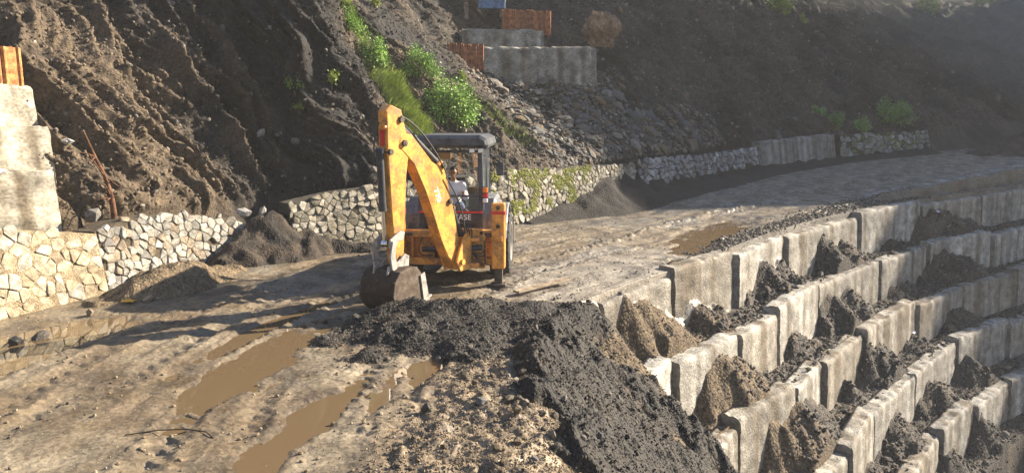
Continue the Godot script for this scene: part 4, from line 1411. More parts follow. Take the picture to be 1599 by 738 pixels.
		part(b, "link", "bare_steel", stk)
	# bucket: curved shell, two side plates, ears and teeth
	var bk := Node3D.new()
	bk.name = "bucket"
	m.add_child(bk, true)
	var outer := [[1.67, 0.78], [1.91, 0.8], [2.11, 0.76], [2.25, 0.6], [2.29, 0.38], [2.23, 0.18], [2.09, 0.06], [1.91, 0.02], [1.66, 0.06], [1.43, 0.14]]
	var shell := PackedVector2Array()
	for q in outer: shell.append(Vector2(q[0], q[1]))
	var mid := Vector2(1.76, 0.45)
	for i in range(outer.size() - 1, -1, -1):
		var q := Vector2(outer[i][0], outer[i][1])
		shell.append(q + (mid - q).normalized() * 0.025)
	b = MB.new()
	b.prism(shell, k, er, ey, 0.72, 0.004)
	part(b, "shell", "bucket_steel", bk)
	for sd in [-1.0, 1.0]:
		b = MB.new()
		var side := PackedVector2Array()
		for q in outer: side.append(Vector2(q[0], q[1]))
		side.append(Vector2(1.41, 0.22)); side.append(Vector2(1.51, 0.6))
		b.prism(side, k + ew * (sd * 0.365), er, ey, 0.025, 0.005)
		part(b, "side_plate", "side_steel", bk)
		b = MB.new()
		b.prism(PackedVector2Array([Vector2(1.37, 0.14), Vector2(1.53, 0.12), Vector2(1.61, 0.62), Vector2(1.49, 0.66)]), k + ew * (sd * 0.39), er, ey, 0.03, 0.006)
		part(b, "side_cutter", "bare_steel", bk)
		b = MB.new()
		b.prism(PackedVector2Array([Vector2(1.63, 0.74), Vector2(1.61, 0.94), Vector2(1.73, 1.0), Vector2(1.83, 0.92), Vector2(2.01, 0.84), Vector2(2.15, 0.84), Vector2(2.19, 0.7), Vector2(2.01, 0.76)]), k + ew * (sd * 0.15), er, ey, 0.035, 0.008)
		part(b, "ear", "bare_steel", bk)
	for i in 5:
		b = MB.new()
		var w := -0.31 + 0.155 * i
		b.bar(P.call(1.53, 0.1, w), P.call(1.23, 0.2, w), 0.08, 0.035, ey, 0.008)
		part(b, "tooth", "bare_steel", bk)
	b = MB.new()
	for i in 3:
		b.bar(P.call(2.25, 0.62, -0.34 + 0.34 * i), P.call(2.07, 0.045, -0.34 + 0.34 * i), 0.05, 0.02, er, 0.004)
	part(b, "wear_strip", "worn_steel", bk)

# ---------------------------------------------------------------- loose stones
const ICO := [[0, 1, 1.618], [0, -1, 1.618], [0, 1, -1.618], [0, -1, -1.618], [1, 1.618, 0], [-1, 1.618, 0], [1, -1.618, 0], [-1, -1.618, 0], [1.618, 0, 1], [1.618, 0, -1], [-1.618, 0, 1], [-1.618, 0, -1]]

func rock_mesh(sd: int, flat: float, finer := false) -> ArrayMesh:
	# an angular stone about one metre across
	var r := RandomNumberGenerator.new()
	r.seed = sd
	var pts := []
	for q in ICO:
		var d := Vector3(q[0], q[1], q[2]).normalized()
		pts.append(d * r.randf_range(0.36, 0.56))
	var faces := []
	for i in 12:
		for j in range(i + 1, 12):
			for k in range(j + 1, 12):
				var a := Vector3(ICO[i][0], ICO[i][1], ICO[i][2])
				var b := Vector3(ICO[j][0], ICO[j][1], ICO[j][2])
				var c := Vector3(ICO[k][0], ICO[k][1], ICO[k][2])
				if a.distance_to(b) < 2.1 and b.distance_to(c) < 2.1 and a.distance_to(c) < 2.1: faces.append([pts[i], pts[j], pts[k]])
	if finer:
		var nz := fnl(FastNoiseLite.TYPE_SIMPLEX_SMOOTH, 1.3, sd, 3)
		for pass_ in 3:
			var nf := []
			for f in faces:
				var ab: Vector3 = (f[0] + f[1]) * 0.5
				var bc: Vector3 = (f[1] + f[2]) * 0.5
				var ca: Vector3 = (f[2] + f[0]) * 0.5
				nf.append([f[0], ab, ca]); nf.append([f[1], bc, ab]); nf.append([f[2], ca, bc]); nf.append([ab, bc, ca])
			faces = nf
		for f in faces:
			for k in 3: f[k] = f[k] * (1.0 + 0.16 * nz.get_noise_3dv(f[k] * 2.2) + 0.05 * signf(nz.get_noise_3dv(f[k] * 6.0 + Vector3(9, 2, 4))))
	var b := MB.new()
	var sc := Vector3(1.0, flat, r.randf_range(0.65, 1.0))
	for f in faces: b.poly([f[0] * sc, f[1] * sc, f[2] * sc], (f[0] + f[1] + f[2]) * sc)
	return b.done()

var stones := []
var slabs := []
func make_stones() -> void:
	for i in 6:
		stones.append(rock_mesh(900 + i, 0.72))
		slabs.append(rock_mesh(950 + i, 0.34))

func scatter(called: String, label: String, mesh: Mesh, tr: Array, cols: PackedColorArray, mat: Material) -> void:
	var mm := MultiMesh.new()
	mm.transform_format = MultiMesh.TRANSFORM_3D
	mm.use_colors = true
	mm.mesh = mesh
	mm.instance_count = tr.size()
	for i in tr.size():
		mm.set_instance_transform(i, tr[i])
		mm.set_instance_color(i, cols[i])
	var o := MultiMeshInstance3D.new()
	o.name = numbered(self, called)
	o.multimesh = mm
	o.material_override = mat
	add_child(o, true)
	tag(o, label, "stones", "", "stuff")

func spin(size: float, up := Vector3.UP, tumble := 0.5) -> Basis:
	var b := Basis(Vector3.UP, rng.randf() * TAU)
	b = Basis(Vector3(rng.randf_range(-1, 1), 0.2, rng.randf_range(-1, 1)).normalized(), rng.randf_range(-tumble, tumble) * PI) * b
	if up != Vector3.UP:
		var ax := Vector3.UP.cross(up)
		if ax.length() > 0.01: b = Basis(ax.normalized(), Vector3.UP.angle_to(up)) * b
	return b.scaled(Vector3.ONE * size)

func tone_of(list: Array) -> Color:
	var c: Color = list[rng.randi() % list.size()] * rng.randf_range(0.7, 1.25)
	c.a = 1.0
	return c

func rock_words(tone: Color, sz: float, big: float) -> String:
	var c := "brownish" if tone.r > tone.b * 1.35 else ("pale" if tone.r > 0.2 else ("grey" if tone.r > 0.11 else "dark"))
	return ("large " if sz > big else "small ") + c

func third(f: float, words: Array) -> String:
	return words[clampi(int(f * words.size()), 0, words.size() - 1)]

func lone_rock(called: String, label: String, group: String, where: Vector3, size: float, tone: Color, flat := false, up := Vector3.UP) -> void:
	var key := "rock_%d" % int(tone.r * 40.0) + "_%d" % int(tone.b * 40.0)
	if not mats.has(key):
		var q := Color(int(tone.r * 40.0) / 40.0 + 0.012, lerpf(int(tone.r * 40.0) / 40.0, int(tone.b * 40.0) / 40.0, 0.45) + 0.012, int(tone.b * 40.0) / 40.0 + 0.012)
		grainy(key, "stone", 2.2, 1.0, 0.85, q.linear_to_srgb(), false, false)
	var o := mk(called, (slabs if flat else stones)[rng.randi() % 6], mats[key])
	o.transform = Transform3D(spin(size, up, 0.12 if flat else 0.5), where)
	tag(o, label, "rock", group)

# ---------------------------------------------------------------- heaps
var heap_p := PackedVector3Array()
func heap_depth(x: float, z: float, s: float, e: float) -> float:
	var lump := n_lump.get_noise_2d(x * 16.0 + 70.0, z * 16.0)
	var big := n_big.get_noise_2d(x * 16.0, z * 16.0)
	var zc := -11.75 + 0.35 * big - 0.12 * x
	var cross := 1.0 - (z - zc) / 2.0 if z > zc else 1.0 - (zc - z) / 0.95
	var fx := smoothstep(-3.6, -1.5, x + 0.4 * big)
	var t := 0.42 * fx * (1.0 - 0.45 * smoothstep(-0.8, 1.0, x)) * maxf(cross, -0.4) - 0.02 + 0.07 * lump + 0.08 * big
	t -= 0.35 * smoothstep(0.0, 1.2, e) + 0.2 * (1.0 - fx)
	# what went over the edge
	var left := lerpf(9.9, 6.3, clampf((e + 0.5) / 0.8, 0.0, 1.0)) if e < 0.3 else 6.3 - (e - 0.3) * 1.6
	var right := 11.55 + 0.4 * e
	var band := minf((s - left) * 0.45, (right - s) * 0.5) + 0.6 * big + 0.3 * lump
	if e > -0.5: t = maxf(t, minf(0.16, band * 0.5) + 0.12 * lump + 0.07 * n_lump.get_noise_2d(x * 55.0, z * 55.0))
	return t

func build_heap() -> void:
	var w := 0
	var c := PackedColorArray()
	var z := -5.2
	var tr := []
	var cl := PackedColorArray()
	while z > -16.5:
		var x := -4.0
		w = 0
		while x < 6.4:
			var q := to_edge(x, z)
			var d := heap_depth(x, z, q.x, q.y)
			var y := ground_y(q.x, q.y, x, z)
			heap_p.append(Vector3(x, y + (d if d > -0.06 else -0.06), z))
			var k := n_clod.get_noise_2d(x * 12.0, z * 12.0)
			c.append(Color(0.036, 0.034, 0.032).lerp(Color(0.08, 0.071, 0.06), clampf(0.35 + 0.8 * k, 0.0, 1.0)).lerp(Color(0.16, 0.125, 0.085), 0.8 * (1.0 - smoothstep(-0.02, 0.09, d))))
			if d > -0.015 or (d > -0.12 and rng.randf() < 0.12):
				for n in 5:
					if rng.randf() < 0.5 + 0.5 * n_clod.get_noise_2d(x * 5.0, z * 5.0):
						var sz := 0.008 + 0.04 * pow(rng.randf(), 5.0)
						if rng.randf() < 0.006: sz = rng.randf_range(0.06, 0.13)
						tr.append(Transform3D(spin(sz), Vector3(x + rng.randf_range(-0.02, 0.02), y + maxf(d, 0.0) + sz * 0.1, z + rng.randf_range(-0.02, 0.02))))
						cl.append(tone_of([Color(0.05, 0.047, 0.044), Color(0.07, 0.065, 0.06), Color(0.042, 0.04, 0.038), Color(0.09, 0.08, 0.07), Color(0.18, 0.16, 0.135), Color(0.06, 0.057, 0.054)]).lerp(Color(0.13, 0.1, 0.07), clampf(n_big.get_noise_2d(x * 9.0 + 20.0, z * 9.0) * 1.6 - 0.1, 0.0, 0.7)))
			x += 0.04
			w += 1
		z -= 0.04
	var o := mk("gravel_heap", grid_mesh(heap_p, c, w, true), mats.heap)
	tag(o, "heap of wet black gravel spilling over the road edge in front of the bucket", "heap")
	scatter("black_gravel", "loose black gravel lying on the spilled heap", stones[0], tr, cl, mats.pebble)

# a mound of earth against something: an oval of soil laid on the ground
func mound(called: String, label: String, cx: float, cz: float, along: float, ra: float, rb: float, h: float, tone: Color, tone2: Color, skew := 0.0, sd := 0.0) -> void:
	var p := PackedVector3Array()
	var c := PackedColorArray()
	var n := 90
	var dx := Vector2(cos(along), sin(along))
	var dy := Vector2(-dx.y, dx.x)
	for i in n + 1:
		for j in n + 1:
			var u := lerpf(-1.25, 1.25, float(i) / n)
			var v := lerpf(-1.25, 1.25, float(j) / n)
			var q := Vector2(cx, cz) + dx * (u * ra) + dy * (v * rb)
			var r := sqrt(u * u + v * v)
			var big := n_big.get_noise_2d(q.x * 20.0 + sd, q.y * 20.0)
			var lump := n_lump.get_noise_2d(q.x * 18.0 + sd, q.y * 18.0)
			var t := h * (1.0 - r) * (1.0 + skew * v) + h * 0.32 * big + 0.05 * lump * (1.2 - minf(r, 1.2)) + 0.02 * n_lump.get_noise_2d(q.x * 60.0, q.y * 60.0)
			if r > 1.05: t = minf(t, -0.03)
			p.append(Vector3(q.x, ground_at(q.x, q.y) + maxf(t, -0.08), q.y) - Vector3(cx, 0, cz))
			var k := tone.lerp(tone2, clampf(0.5 + 0.9 * n_clod.get_noise_2d(q.x * 9.0 + sd, q.y * 9.0), 0.0, 1.0))
			k.a = 1.0
			c.append(k)
	var o := mk(called, grid_mesh(p, c, n + 1, false), mats.bank)
	o.position = Vector3(cx, 0, cz)
	tag(o, label, "heap")

# a bank of slumped soil along the foot of walls: points with x, z, height against the wall, width
func slump(called: String, label: String, pts: Array, tone: Color, tone2: Color) -> void:
	var l := Line.new()
	var q := []
	for a in pts: q.append([a[0], ground_at(a[0], a[1]), a[1], 1.0])
	l.setup(q, 0.0)
	var L: float = l.acc[-1]
	var n := int(L / 0.09)
	var p := PackedVector3Array()
	var c := PackedColorArray()
	for i in n + 1:
		var x := L * i / n
		var k := l.seg(x)
		var f := clampf((x - l.acc[k]) / (l.acc[k + 1] - l.acc[k]), 0.0, 1.0)
		var h: float = lerpf(pts[k][2], pts[k + 1][2], f)
		var wd: float = lerpf(pts[k][3], pts[k + 1][3], f)
		for j in 21:
			var v := j / 20.0
			var b := l.at(x, 0, -0.25 + v * (wd + 0.3))
			var y := ground_at(b.x, b.z)
			var nz := n_lump.get_noise_3d(b.x * 15.0, 0, b.z * 15.0)
			var bg := n_big.get_noise_2d(b.x * 14.0, b.z * 14.0)
			var t := h * (1.0 + 0.35 * bg) * (1.0 - v) + 0.06 * nz * (1.0 - v * 0.6) - 0.05 * v
			if i == 0 or i == n: t = minf(t, -0.05)
			p.append(Vector3(b.x, y + t, b.z) - l.p[0])
			var kk := tone.lerp(tone2, clampf(0.5 + 0.9 * n_clod.get_noise_2d(b.x * 9.0, b.z * 9.0), 0.0, 1.0))
			kk.a = 1.0
			c.append(kk)
	var o := mk(called, grid_mesh(p, c, 21, true), mats.bank)
	o.position = l.p[0]
	tag(o, label, "soil bank")

func build_mounds() -> void:
	var tan1 := Color(0.3, 0.235, 0.15)
	var tan2 := Color(0.22, 0.165, 0.1)
	var dk := Color(0.04, 0.036, 0.032)
	var dk2 := Color(0.12, 0.09, 0.063)
	mound("sand_mound", "low tan mound of sandy soil at the foot of the left walls", -6.75, -14.3, -1.2, 1.75, 0.95, 0.5, tan1, tan2, 0.2, 11.0)
	mound("soil_mound", "dark soil spill between the two left stone walls", -5.85, -17.6, -0.9, 1.8, 1.3, 0.95, dk, dk2, 0.3, 47.0)
	mound("soil_mound", "long low dark soil ridge at the foot of the pale stone wall", -4.3, -18.2, -0.1, 1.6, 0.55, 0.28, dk, dk2, 0.3, 83.0)
	mound("soil_mound", "rough dark dirt pile closing the road at the far right bend", 29.5, -42.5, -0.6, 4.8, 2.2, 1.1, dk * 1.4, dk2 * 1.2, 0.0, 120.0)
	slump("soil_bank", "dark slumped soil hiding the right end of the mossy wall", [[0.3, -22.75, 0.22, 0.5], [1.6, -24.2, 0.45, 0.8], [2.8, -25.6, 0.95, 1.3], [4.2, -27.4, 1.15, 1.5], [5.2, -28.6, 0.75, 1.4]], dk, dk * 1.5)
	slump("soil_bank", "dark wet soil along the foot of the grey stone wall", [[5.1, -28.5, 0.7, 1.4], [8.7, -32.2, 0.5, 1.2], [12.2, -36.0, 0.4, 1.0], [17.7, -40.2, 0.25, 0.9], [24.4, -43.2, 0.3, 0.9]], dk, dk * 1.6)

func build_stones() -> void:
	var tr := []
	var cl := PackedColorArray()
	# verge in the foreground
	var tans := [Color(0.28, 0.21, 0.13), Color(0.34, 0.27, 0.18), Color(0.2, 0.15, 0.1), Color(0.36, 0.3, 0.22), Color(0.12, 0.095, 0.07)]
	for i in 50000:
		var s := rng.randf_range(5.2, 10.2)
		var e := rng.randf_range(-3.0, 0.4)
		if e + 0.55 * n_big.get_noise_2d(s * 14.0, e * 14.0) - 0.2 * (s - 7.0) < -2.0 + rng.randf() * 0.6: continue
		var q := at_edge(s, e)
		var sz := 0.009 + 0.032 * pow(rng.randf(), 4.0)
		tr.append(Transform3D(spin(sz), Vector3(q.x, ground_y(s, e, q.x, q.y) + sz * 0.1, q.y)))
		cl.append(tone_of(tans))
	# brown slope under the first blocks
	for i in 16000:
		var s := rng.randf_range(11.8, 18.0)
		var e := rng.randf_range(-0.2, 4.8)
		if s > 13.0 and (fposmod(e, 1.0) > 0.84 or fposmod(e, 1.0) < 0.04): continue
		var q := at_edge(s, e)
		var sz := 0.01 + 0.05 * pow(rng.randf(), 4.0)
		tr.append(Transform3D(spin(sz), Vector3(q.x, ground_y(s, e, q.x, q.y) + sz * 0.1, q.y)))
		cl.append(tone_of(tans))
	scatter("brown_gravel", "loose brown gravel on the road verge and slope", stones[1], tr, cl, mats.pebble)
	# rubble on the ledges
	tr = []
	cl = PackedColorArray()
	var darks := [Color(0.08, 0.073, 0.066), Color(0.12, 0.108, 0.094), Color(0.06, 0.055, 0.05), Color(0.24, 0.215, 0.185), Color(0.17, 0.13, 0.09)]
	for i in 26000:
		var s := rng.randf_range(16.5, 43.0)
		var e := rng.randf_range(0.0, 5.6)
		if fposmod(e, 1.0) > 0.84 or fposmod(e, 1.0) < 0.04: continue
		var q := at_edge(s, e)
		var sz := 0.025 + 0.1 * pow(rng.randf(), 3.0)
		tr.append(Transform3D(spin(sz), Vector3(q.x, ground_y(s, e, q.x, q.y) + sz * 0.12, q.y)))
		cl.append(tone_of(darks))
	# stones along the road edge and crumbs on the road
	for i in 7000:
		var s := rng.randf_range(18.5, 34.0)
		var e := -0.75 + rng.randfn(0.0, 0.35)
		if e > -0.1: continue
		var q := at_edge(s, e)
		var sz := 0.02 + 0.08 * pow(rng.randf(), 3.0)
		tr.append(Transform3D(spin(sz), Vector3(q.x, ground_y(s, e, q.x, q.y) + sz * 0.12, q.y)))
		cl.append(tone_of(darks))
	for i in 14000:
		var s := 5.0 + 35.0 * pow(rng.randf(), 1.5)
		var e := rng.randf_range(-9.0, -0.5)
		if n_clod.get_noise_2d(s * 7.0, e * 7.0) < 0.0: continue
		var q := at_edge(s, e)
		var sz := 0.012 + 0.05 * pow(rng.randf(), 4.0)
		tr.append(Transform3D(spin(sz), Vector3(q.x, ground_y(s, e, q.x, q.y) + sz * 0.12, q.y)))
		cl.append(tone_of(tans))
	scatter("rubble", "small rubble on the ledges and along the road", stones[2], tr, cl, mats.pebble)
	# crumbs and clods on the hillside
	tr = []
	cl = PackedColorArray()
	for i in 90000:
		var k := rng.randi() % hill_p.size()
		var u := hill_u[k]
		if u.x < 2.0 or u.x > 15.0 or u.y < 0.02 or u.y > 11.0: continue
		var sz := 0.03 + 0.1 * pow(rng.randf(), 3.0)
		if u.x > 10.0: sz *= 1.6
		tr.append(Transform3D(spin(sz, hill_n[k]), hill_p[k] + hill_n[k] * sz * 0.15 + Vector3(rng.randf_range(-0.03, 0.03), 0, rng.randf_range(-0.03, 0.03))))
		var c: Color = hill_c[k] * rng.randf_range(0.7, 1.5)
		if rng.randf() < 0.06: c = tone_of([Color(0.3, 0.27, 0.22), Color(0.22, 0.21, 0.2)])
		c.a = 1.0
		cl.append(c)
	scatter("soil_crumbs", "crumbs of soil and small stones on the hillside", stones[3], tr, cl, mats.pebble)
	# slate rubble in the gully: the largest as things
	tr = []
	cl = PackedColorArray()
	var slate := [Color(0.13, 0.128, 0.125), Color(0.19, 0.185, 0.18), Color(0.09, 0.088, 0.086), Color(0.26, 0.24, 0.2), Color(0.2, 0.14, 0.09)]
	for i in 9000:
		var us := rng.randf_range(8.65, 11.6)
		var t := rng.randf_range(0.05, 3.6) * (1.0 if us < 10.5 else 0.5)
		var k := hill_at(us, t)
		var sz := 0.07 + 0.22 * pow(rng.randf(), 2.5)
		tr.append(Transform3D(spin(sz, hill_n[k], 0.2), hill_p[k] + hill_n[k] * sz * 0.1 + Vector3(rng.randf_range(-0.05, 0.05), 0, rng.randf_range(-0.05, 0.05))))
		cl.append(tone_of(slate))
	scatter("slate_rubble", "small broken slate filling the gully", slabs[0], tr, cl, mats.pebble)
	for i in 240:
		var us := rng.randf_range(8.75, 11.3)
		var t := rng.randf_range(0.1, 3.4) * (1.0 if us < 10.5 else 0.45)
		var k := hill_at(us, t)
		var sz := 0.28 + 0.55 * pow(rng.randf(), 2.5)
		var tn := tone_of(slate)
		lone_rock("slate_rock", "%s slate rock at the %s %s of the rubble gully" % [rock_words(tn, sz, 0.34), third(t / (3.4 if us < 10.5 else 1.53), ["foot", "lower", "middle", "upper", "top"]), third((us - 8.75) / 2.55, ["left edge", "left", "centre", "right", "right edge"])], "slate rocks in the gully", hill_p[k] + hill_n[k] * sz * 0.1, sz, tn, true, hill_n[k])
	for i in 70:
		var us := rng.randf_range(10.4, 15.0)
		var t := pow(rng.randf(), 1.4) * 8.0 + 0.1
		var k := hill_at(us, t)
		var sz := 0.25 + 0.35 * pow(rng.randf(), 3.0)
		var tn := tone_of(slate)
		lone_rock("hill_rock", "%s loose stone on the %s shaded hillside %s" % [rock_words(tn, sz, 0.34), third(t / 8.1, ["lower", "middle", "upper"]), third((us - 10.4) / 4.6, ["just right of the gully", "above the grey stone wall", "above the concrete wall", "above the far bushes"])], "stones on the shaded hillside", hill_p[k] + hill_n[k] * sz * 0.12, sz, tn, false, hill_n[k])
	for i in 60:
		var us := rng.randf_range(2.4, 8.6)
		var t := pow(rng.randf(), 1.2) * 6.5 + 0.05
		var k := hill_at(us, t)
		var sz := 0.12 + 0.22 * pow(rng.randf(), 3.0)
		var tn := tone_of([Color(0.3, 0.24, 0.17), Color(0.22, 0.2, 0.18), Color(0.4, 0.36, 0.3)])
		lone_rock("hill_rock", "%s stone stuck in the %s soil slope %s" % [rock_words(tn, sz, 0.17), third(t / 6.6, ["lower", "middle", "upper"]), third((us - 2.4) / 6.2, ["beside the concrete steps", "above the white wall", "above the dark soil spill", "behind the arm", "left of the gully"])], "stones on the sunlit slope", hill_p[k] + hill_n[k] * sz * 0.12, sz, tn, false, hill_n[k])
	for i in 130:
		var tier := rng.randi() % 5
		var s := rng.randf_range(16.8, 34.0)
		var e := tier + rng.randf_range(0.15, 0.8)
		var q := at_edge(s, e)
		var sz := 0.13 + 0.2 * pow(rng.randf(), 2.5)
		var tn := tone_of([Color(0.12, 0.11, 0.1), Color(0.2, 0.185, 0.165), Color(0.08, 0.075, 0.07), Color(0.3, 0.26, 0.2)])
		lone_rock("ledge_rock", "%s rock on the ledge under the %s, %s" % [rock_words(tn, sz, 0.18), ["top block row", "second block row", "third block row", "fourth block row", "lowest block row"][tier], third((s - 16.8) / 17.2, ["near the brown slope", "near its middle", "toward the far end", "at the far right"])], "rocks on the block ledges", Vector3(q.x, ground_y(s, e, q.x, q.y) + sz * 0.2, q.y), sz, tn, rng.randf() < 0.5)
	for i in 45:
		var s := rng.randf_range(5.8, 9.3)
		var e := rng.randf_range(-1.7, 0.25)
		var q := at_edge(s, e)
		var sz := 0.07 + 0.12 * pow(rng.randf(), 2.0)
		var tn := tone_of([Color(0.25, 0.19, 0.13), Color(0.36, 0.32, 0.26), Color(0.16, 0.13, 0.1)])
		lone_rock("verge_rock", "%s stone on the foreground verge, %s, %s" % [rock_words(tn, sz, 0.11), third((s - 5.8) / 3.5, ["nearest the camera", "midway up", "close to the black heap"]), third((e + 1.7) / 1.95, ["on its muddy side", "in its middle", "by the drop"])], "stones on the foreground verge", Vector3(q.x, ground_y(s, e, q.x, q.y) + sz * 0.2, q.y), sz, tn)
	# single stones that stand out
	for q in [["pale stone beside the puddle at the foot of the left wall", 0.2, [-7.06, -12.0], Color(0.36, 0.3, 0.22)], ["pale stone at the toe of the tan sand mound", 0.24, [-6.55, -12.95], Color(0.42, 0.36, 0.26)],
			["dark round rock standing in the left puddle", 0.3, [-7.15, -10.83], Color(0.1, 0.095, 0.085)], ["mossy dark rock at the left edge of the puddle", 0.32, [-7.35, -10.55], Color(0.07, 0.09, 0.06)], ["grey stone on top of the black gravel near the foreground verge", 0.2, [-0.35, -7.9], Color(0.24, 0.22, 0.2)]]:
		lone_rock("loose_stone", q[0], "", Vector3(q[2][0], ground_at(q[2][0], q[2][1]) + q[1] * 0.22, q[2][1]), q[1], q[3])
	var k3 := hill_at(3.05, 0.05)
	lone_rock("loose_stone", "pointed grey stone leaning where the two left walls meet", "", Vector3(-8.15, 1.4, -14.25), 0.5, Color(0.2, 0.19, 0.18))
	lone_rock("loose_stone", "white flat stone on the soil beside the concrete steps", "", hill_p[hill_at(3.02, 1.3)] + Vector3(0.05, 0.05, 0.05), 0.42, Color(0.55, 0.53, 0.48), true)
	lone_rock("loose_stone", "white stone at the right end of the white dry stone wall", "", Vector3(-6.45, 1.0, -17.65), 0.4, Color(0.55, 0.53, 0.5))
	lone_rock("loose_stone", "second white stone beside the dark soil spill", "", Vector3(-6.1, 1.0, -17.95), 0.34, Color(0.45, 0.42, 0.38))
	# the big boulder
	var o := mk("boulder", rock_mesh(977, 0.85, true), mats.boulder)
	o.transform = Transform3D(Basis(Vector3(0.2, 1, 0.1).normalized(), 0.7).scaled(Vector3(2.2, 2.1, 1.9)), Vector3(4.05, 7.2, -34.5))
	tag(o, "huge brown boulder resting in the gully right of the concrete walls", "boulder")

# ---------------------------------------------------------------- plants
func leaf(b: MB, at: Vector3, dir: Vector3, up: Vector3, len: float, wid: float) -> void:
	var side := dir.cross(up).normalized()
	var nn := side.cross(dir).normalized()
	var m := at + dir * len * 0.5 - nn * wid * 0.15
	var tip := at + dir * len - nn * len * 0.15
	b.tri(at, m + side * wid * 0.5, tip, nn, (nn + side * 0.5).normalized(), nn)
	b.tri(at, tip, m - side * wid * 0.5, nn, nn, (nn - side * 0.5).normalized())

func bush(called: String, label: String, where: Vector3, size: Vector3, leaves: int, len: float, tones: Array, lean := Vector3.ZERO, droop := 0.0) -> void:
	var t := thing(called, label, "bush", where, "green plants on the hillside")
	var stems := MB.new()
	var b := MB.new()
	b.colored = true
	var nb := maxi(5, leaves / 160)
	var tips := []
	for i in nb:
		var d := Vector3(rng.randf_range(-1, 1), rng.randf_range(0.15, 1.0), rng.randf_range(-1, 1))
		d = d.normalized() * pow(rng.randf_range(0.25, 1.0), 0.5)
		var tip := Vector3(d.x * size.x * 0.5, d.y * size.y, d.z * size.z * 0.5) + lean * d.y
		var mid := tip * 0.5 + Vector3(0, 0.12 * size.y, 0)
		stems.cyl(Vector3(0, -0.1, 0), mid, 0.014, 0.009, 5, false)
		stems.cyl(mid, tip, 0.009, 0.003, 5, false)
		tips.append([mid, tip, rng.randf_range(0.7, 1.3)])
	for i in leaves:
		var q: Array = tips[rng.randi() % nb]
		var f := pow(rng.randf(), 0.7)
		var c: Vector3 = q[0].lerp(q[1], f)
		var r := 0.16 * (size.x + size.y) * 0.5 * (1.15 - 0.6 * f)
		var off := Vector3(rng.randfn(0, 1), rng.randfn(0, 0.8), rng.randfn(0, 1)) * r * 0.55
		var dir := (off.normalized() + Vector3(rng.randf_range(-0.6, 0.6), rng.randf_range(-0.5, 0.5) - droop, rng.randf_range(-0.6, 0.6))).normalized()
		var tone: Color = tones[rng.randi() % tones.size()] * (rng.randf_range(0.75, 1.25) * q[2])
		tone.a = 1.0
		b.col = tone
		var l := len * rng.randf_range(0.6, 1.3)
		leaf(b, c + off, dir, Vector3(rng.randf_range(-0.4, 0.4), 1, rng.randf_range(-0.4, 0.4)), l, l * 0.5)
	mk("stems", stems.done(), mats.twig, t)
	mk("foliage", b.done(), mats.leaf, t)

func grass_on_hill(called: String, label: String, u0: float, u1: float, t0: float, t1: float, count: int, len: float, tones: Array) -> void:
	var b := MB.new()
	b.colored = true
	for i in count:
		var f := rng.randf()
		var k := hill_at(lerpf(u0, u1, f) + rng.randfn(0, 0.07), lerpf(t0, t1, f) + rng.randfn(0, 0.15))
		var p := hill_p[k] + Vector3(rng.randf_range(-0.04, 0.04), -0.02, rng.randf_range(-0.04, 0.04))
		var tone: Color = tones[rng.randi() % tones.size()] * rng.randf_range(0.7, 1.25)
		tone.a = 1.0
		b.col = tone
		for n in 3:
			var d := (hill_n[k] * 0.5 + Vector3(rng.randf_range(-0.5, 0.5), 0.7, rng.randf_range(-0.5, 0.5))).normalized()
			var l := len * rng.randf_range(0.5, 1.3)
			var side := d.cross(Vector3(rng.randf_range(-1, 1), 0, rng.randf_range(-1, 1))).normalized() * 0.011
			var mid := p + d * l * 0.6
			var tip := p + d * l + hill_n[k] * l * 0.35 - Vector3(0, l * 0.3, 0)
			var nn := side.cross(d).normalized()
			b.tri(p - side, p + side, mid, nn, nn, nn)
			b.tri(mid - side * 0.7, mid + side * 0.7, tip, nn, nn, nn)
	var o := mk(called, b.done(), mats.grass_blade)
	tag(o, label, "grass", "", "stuff")

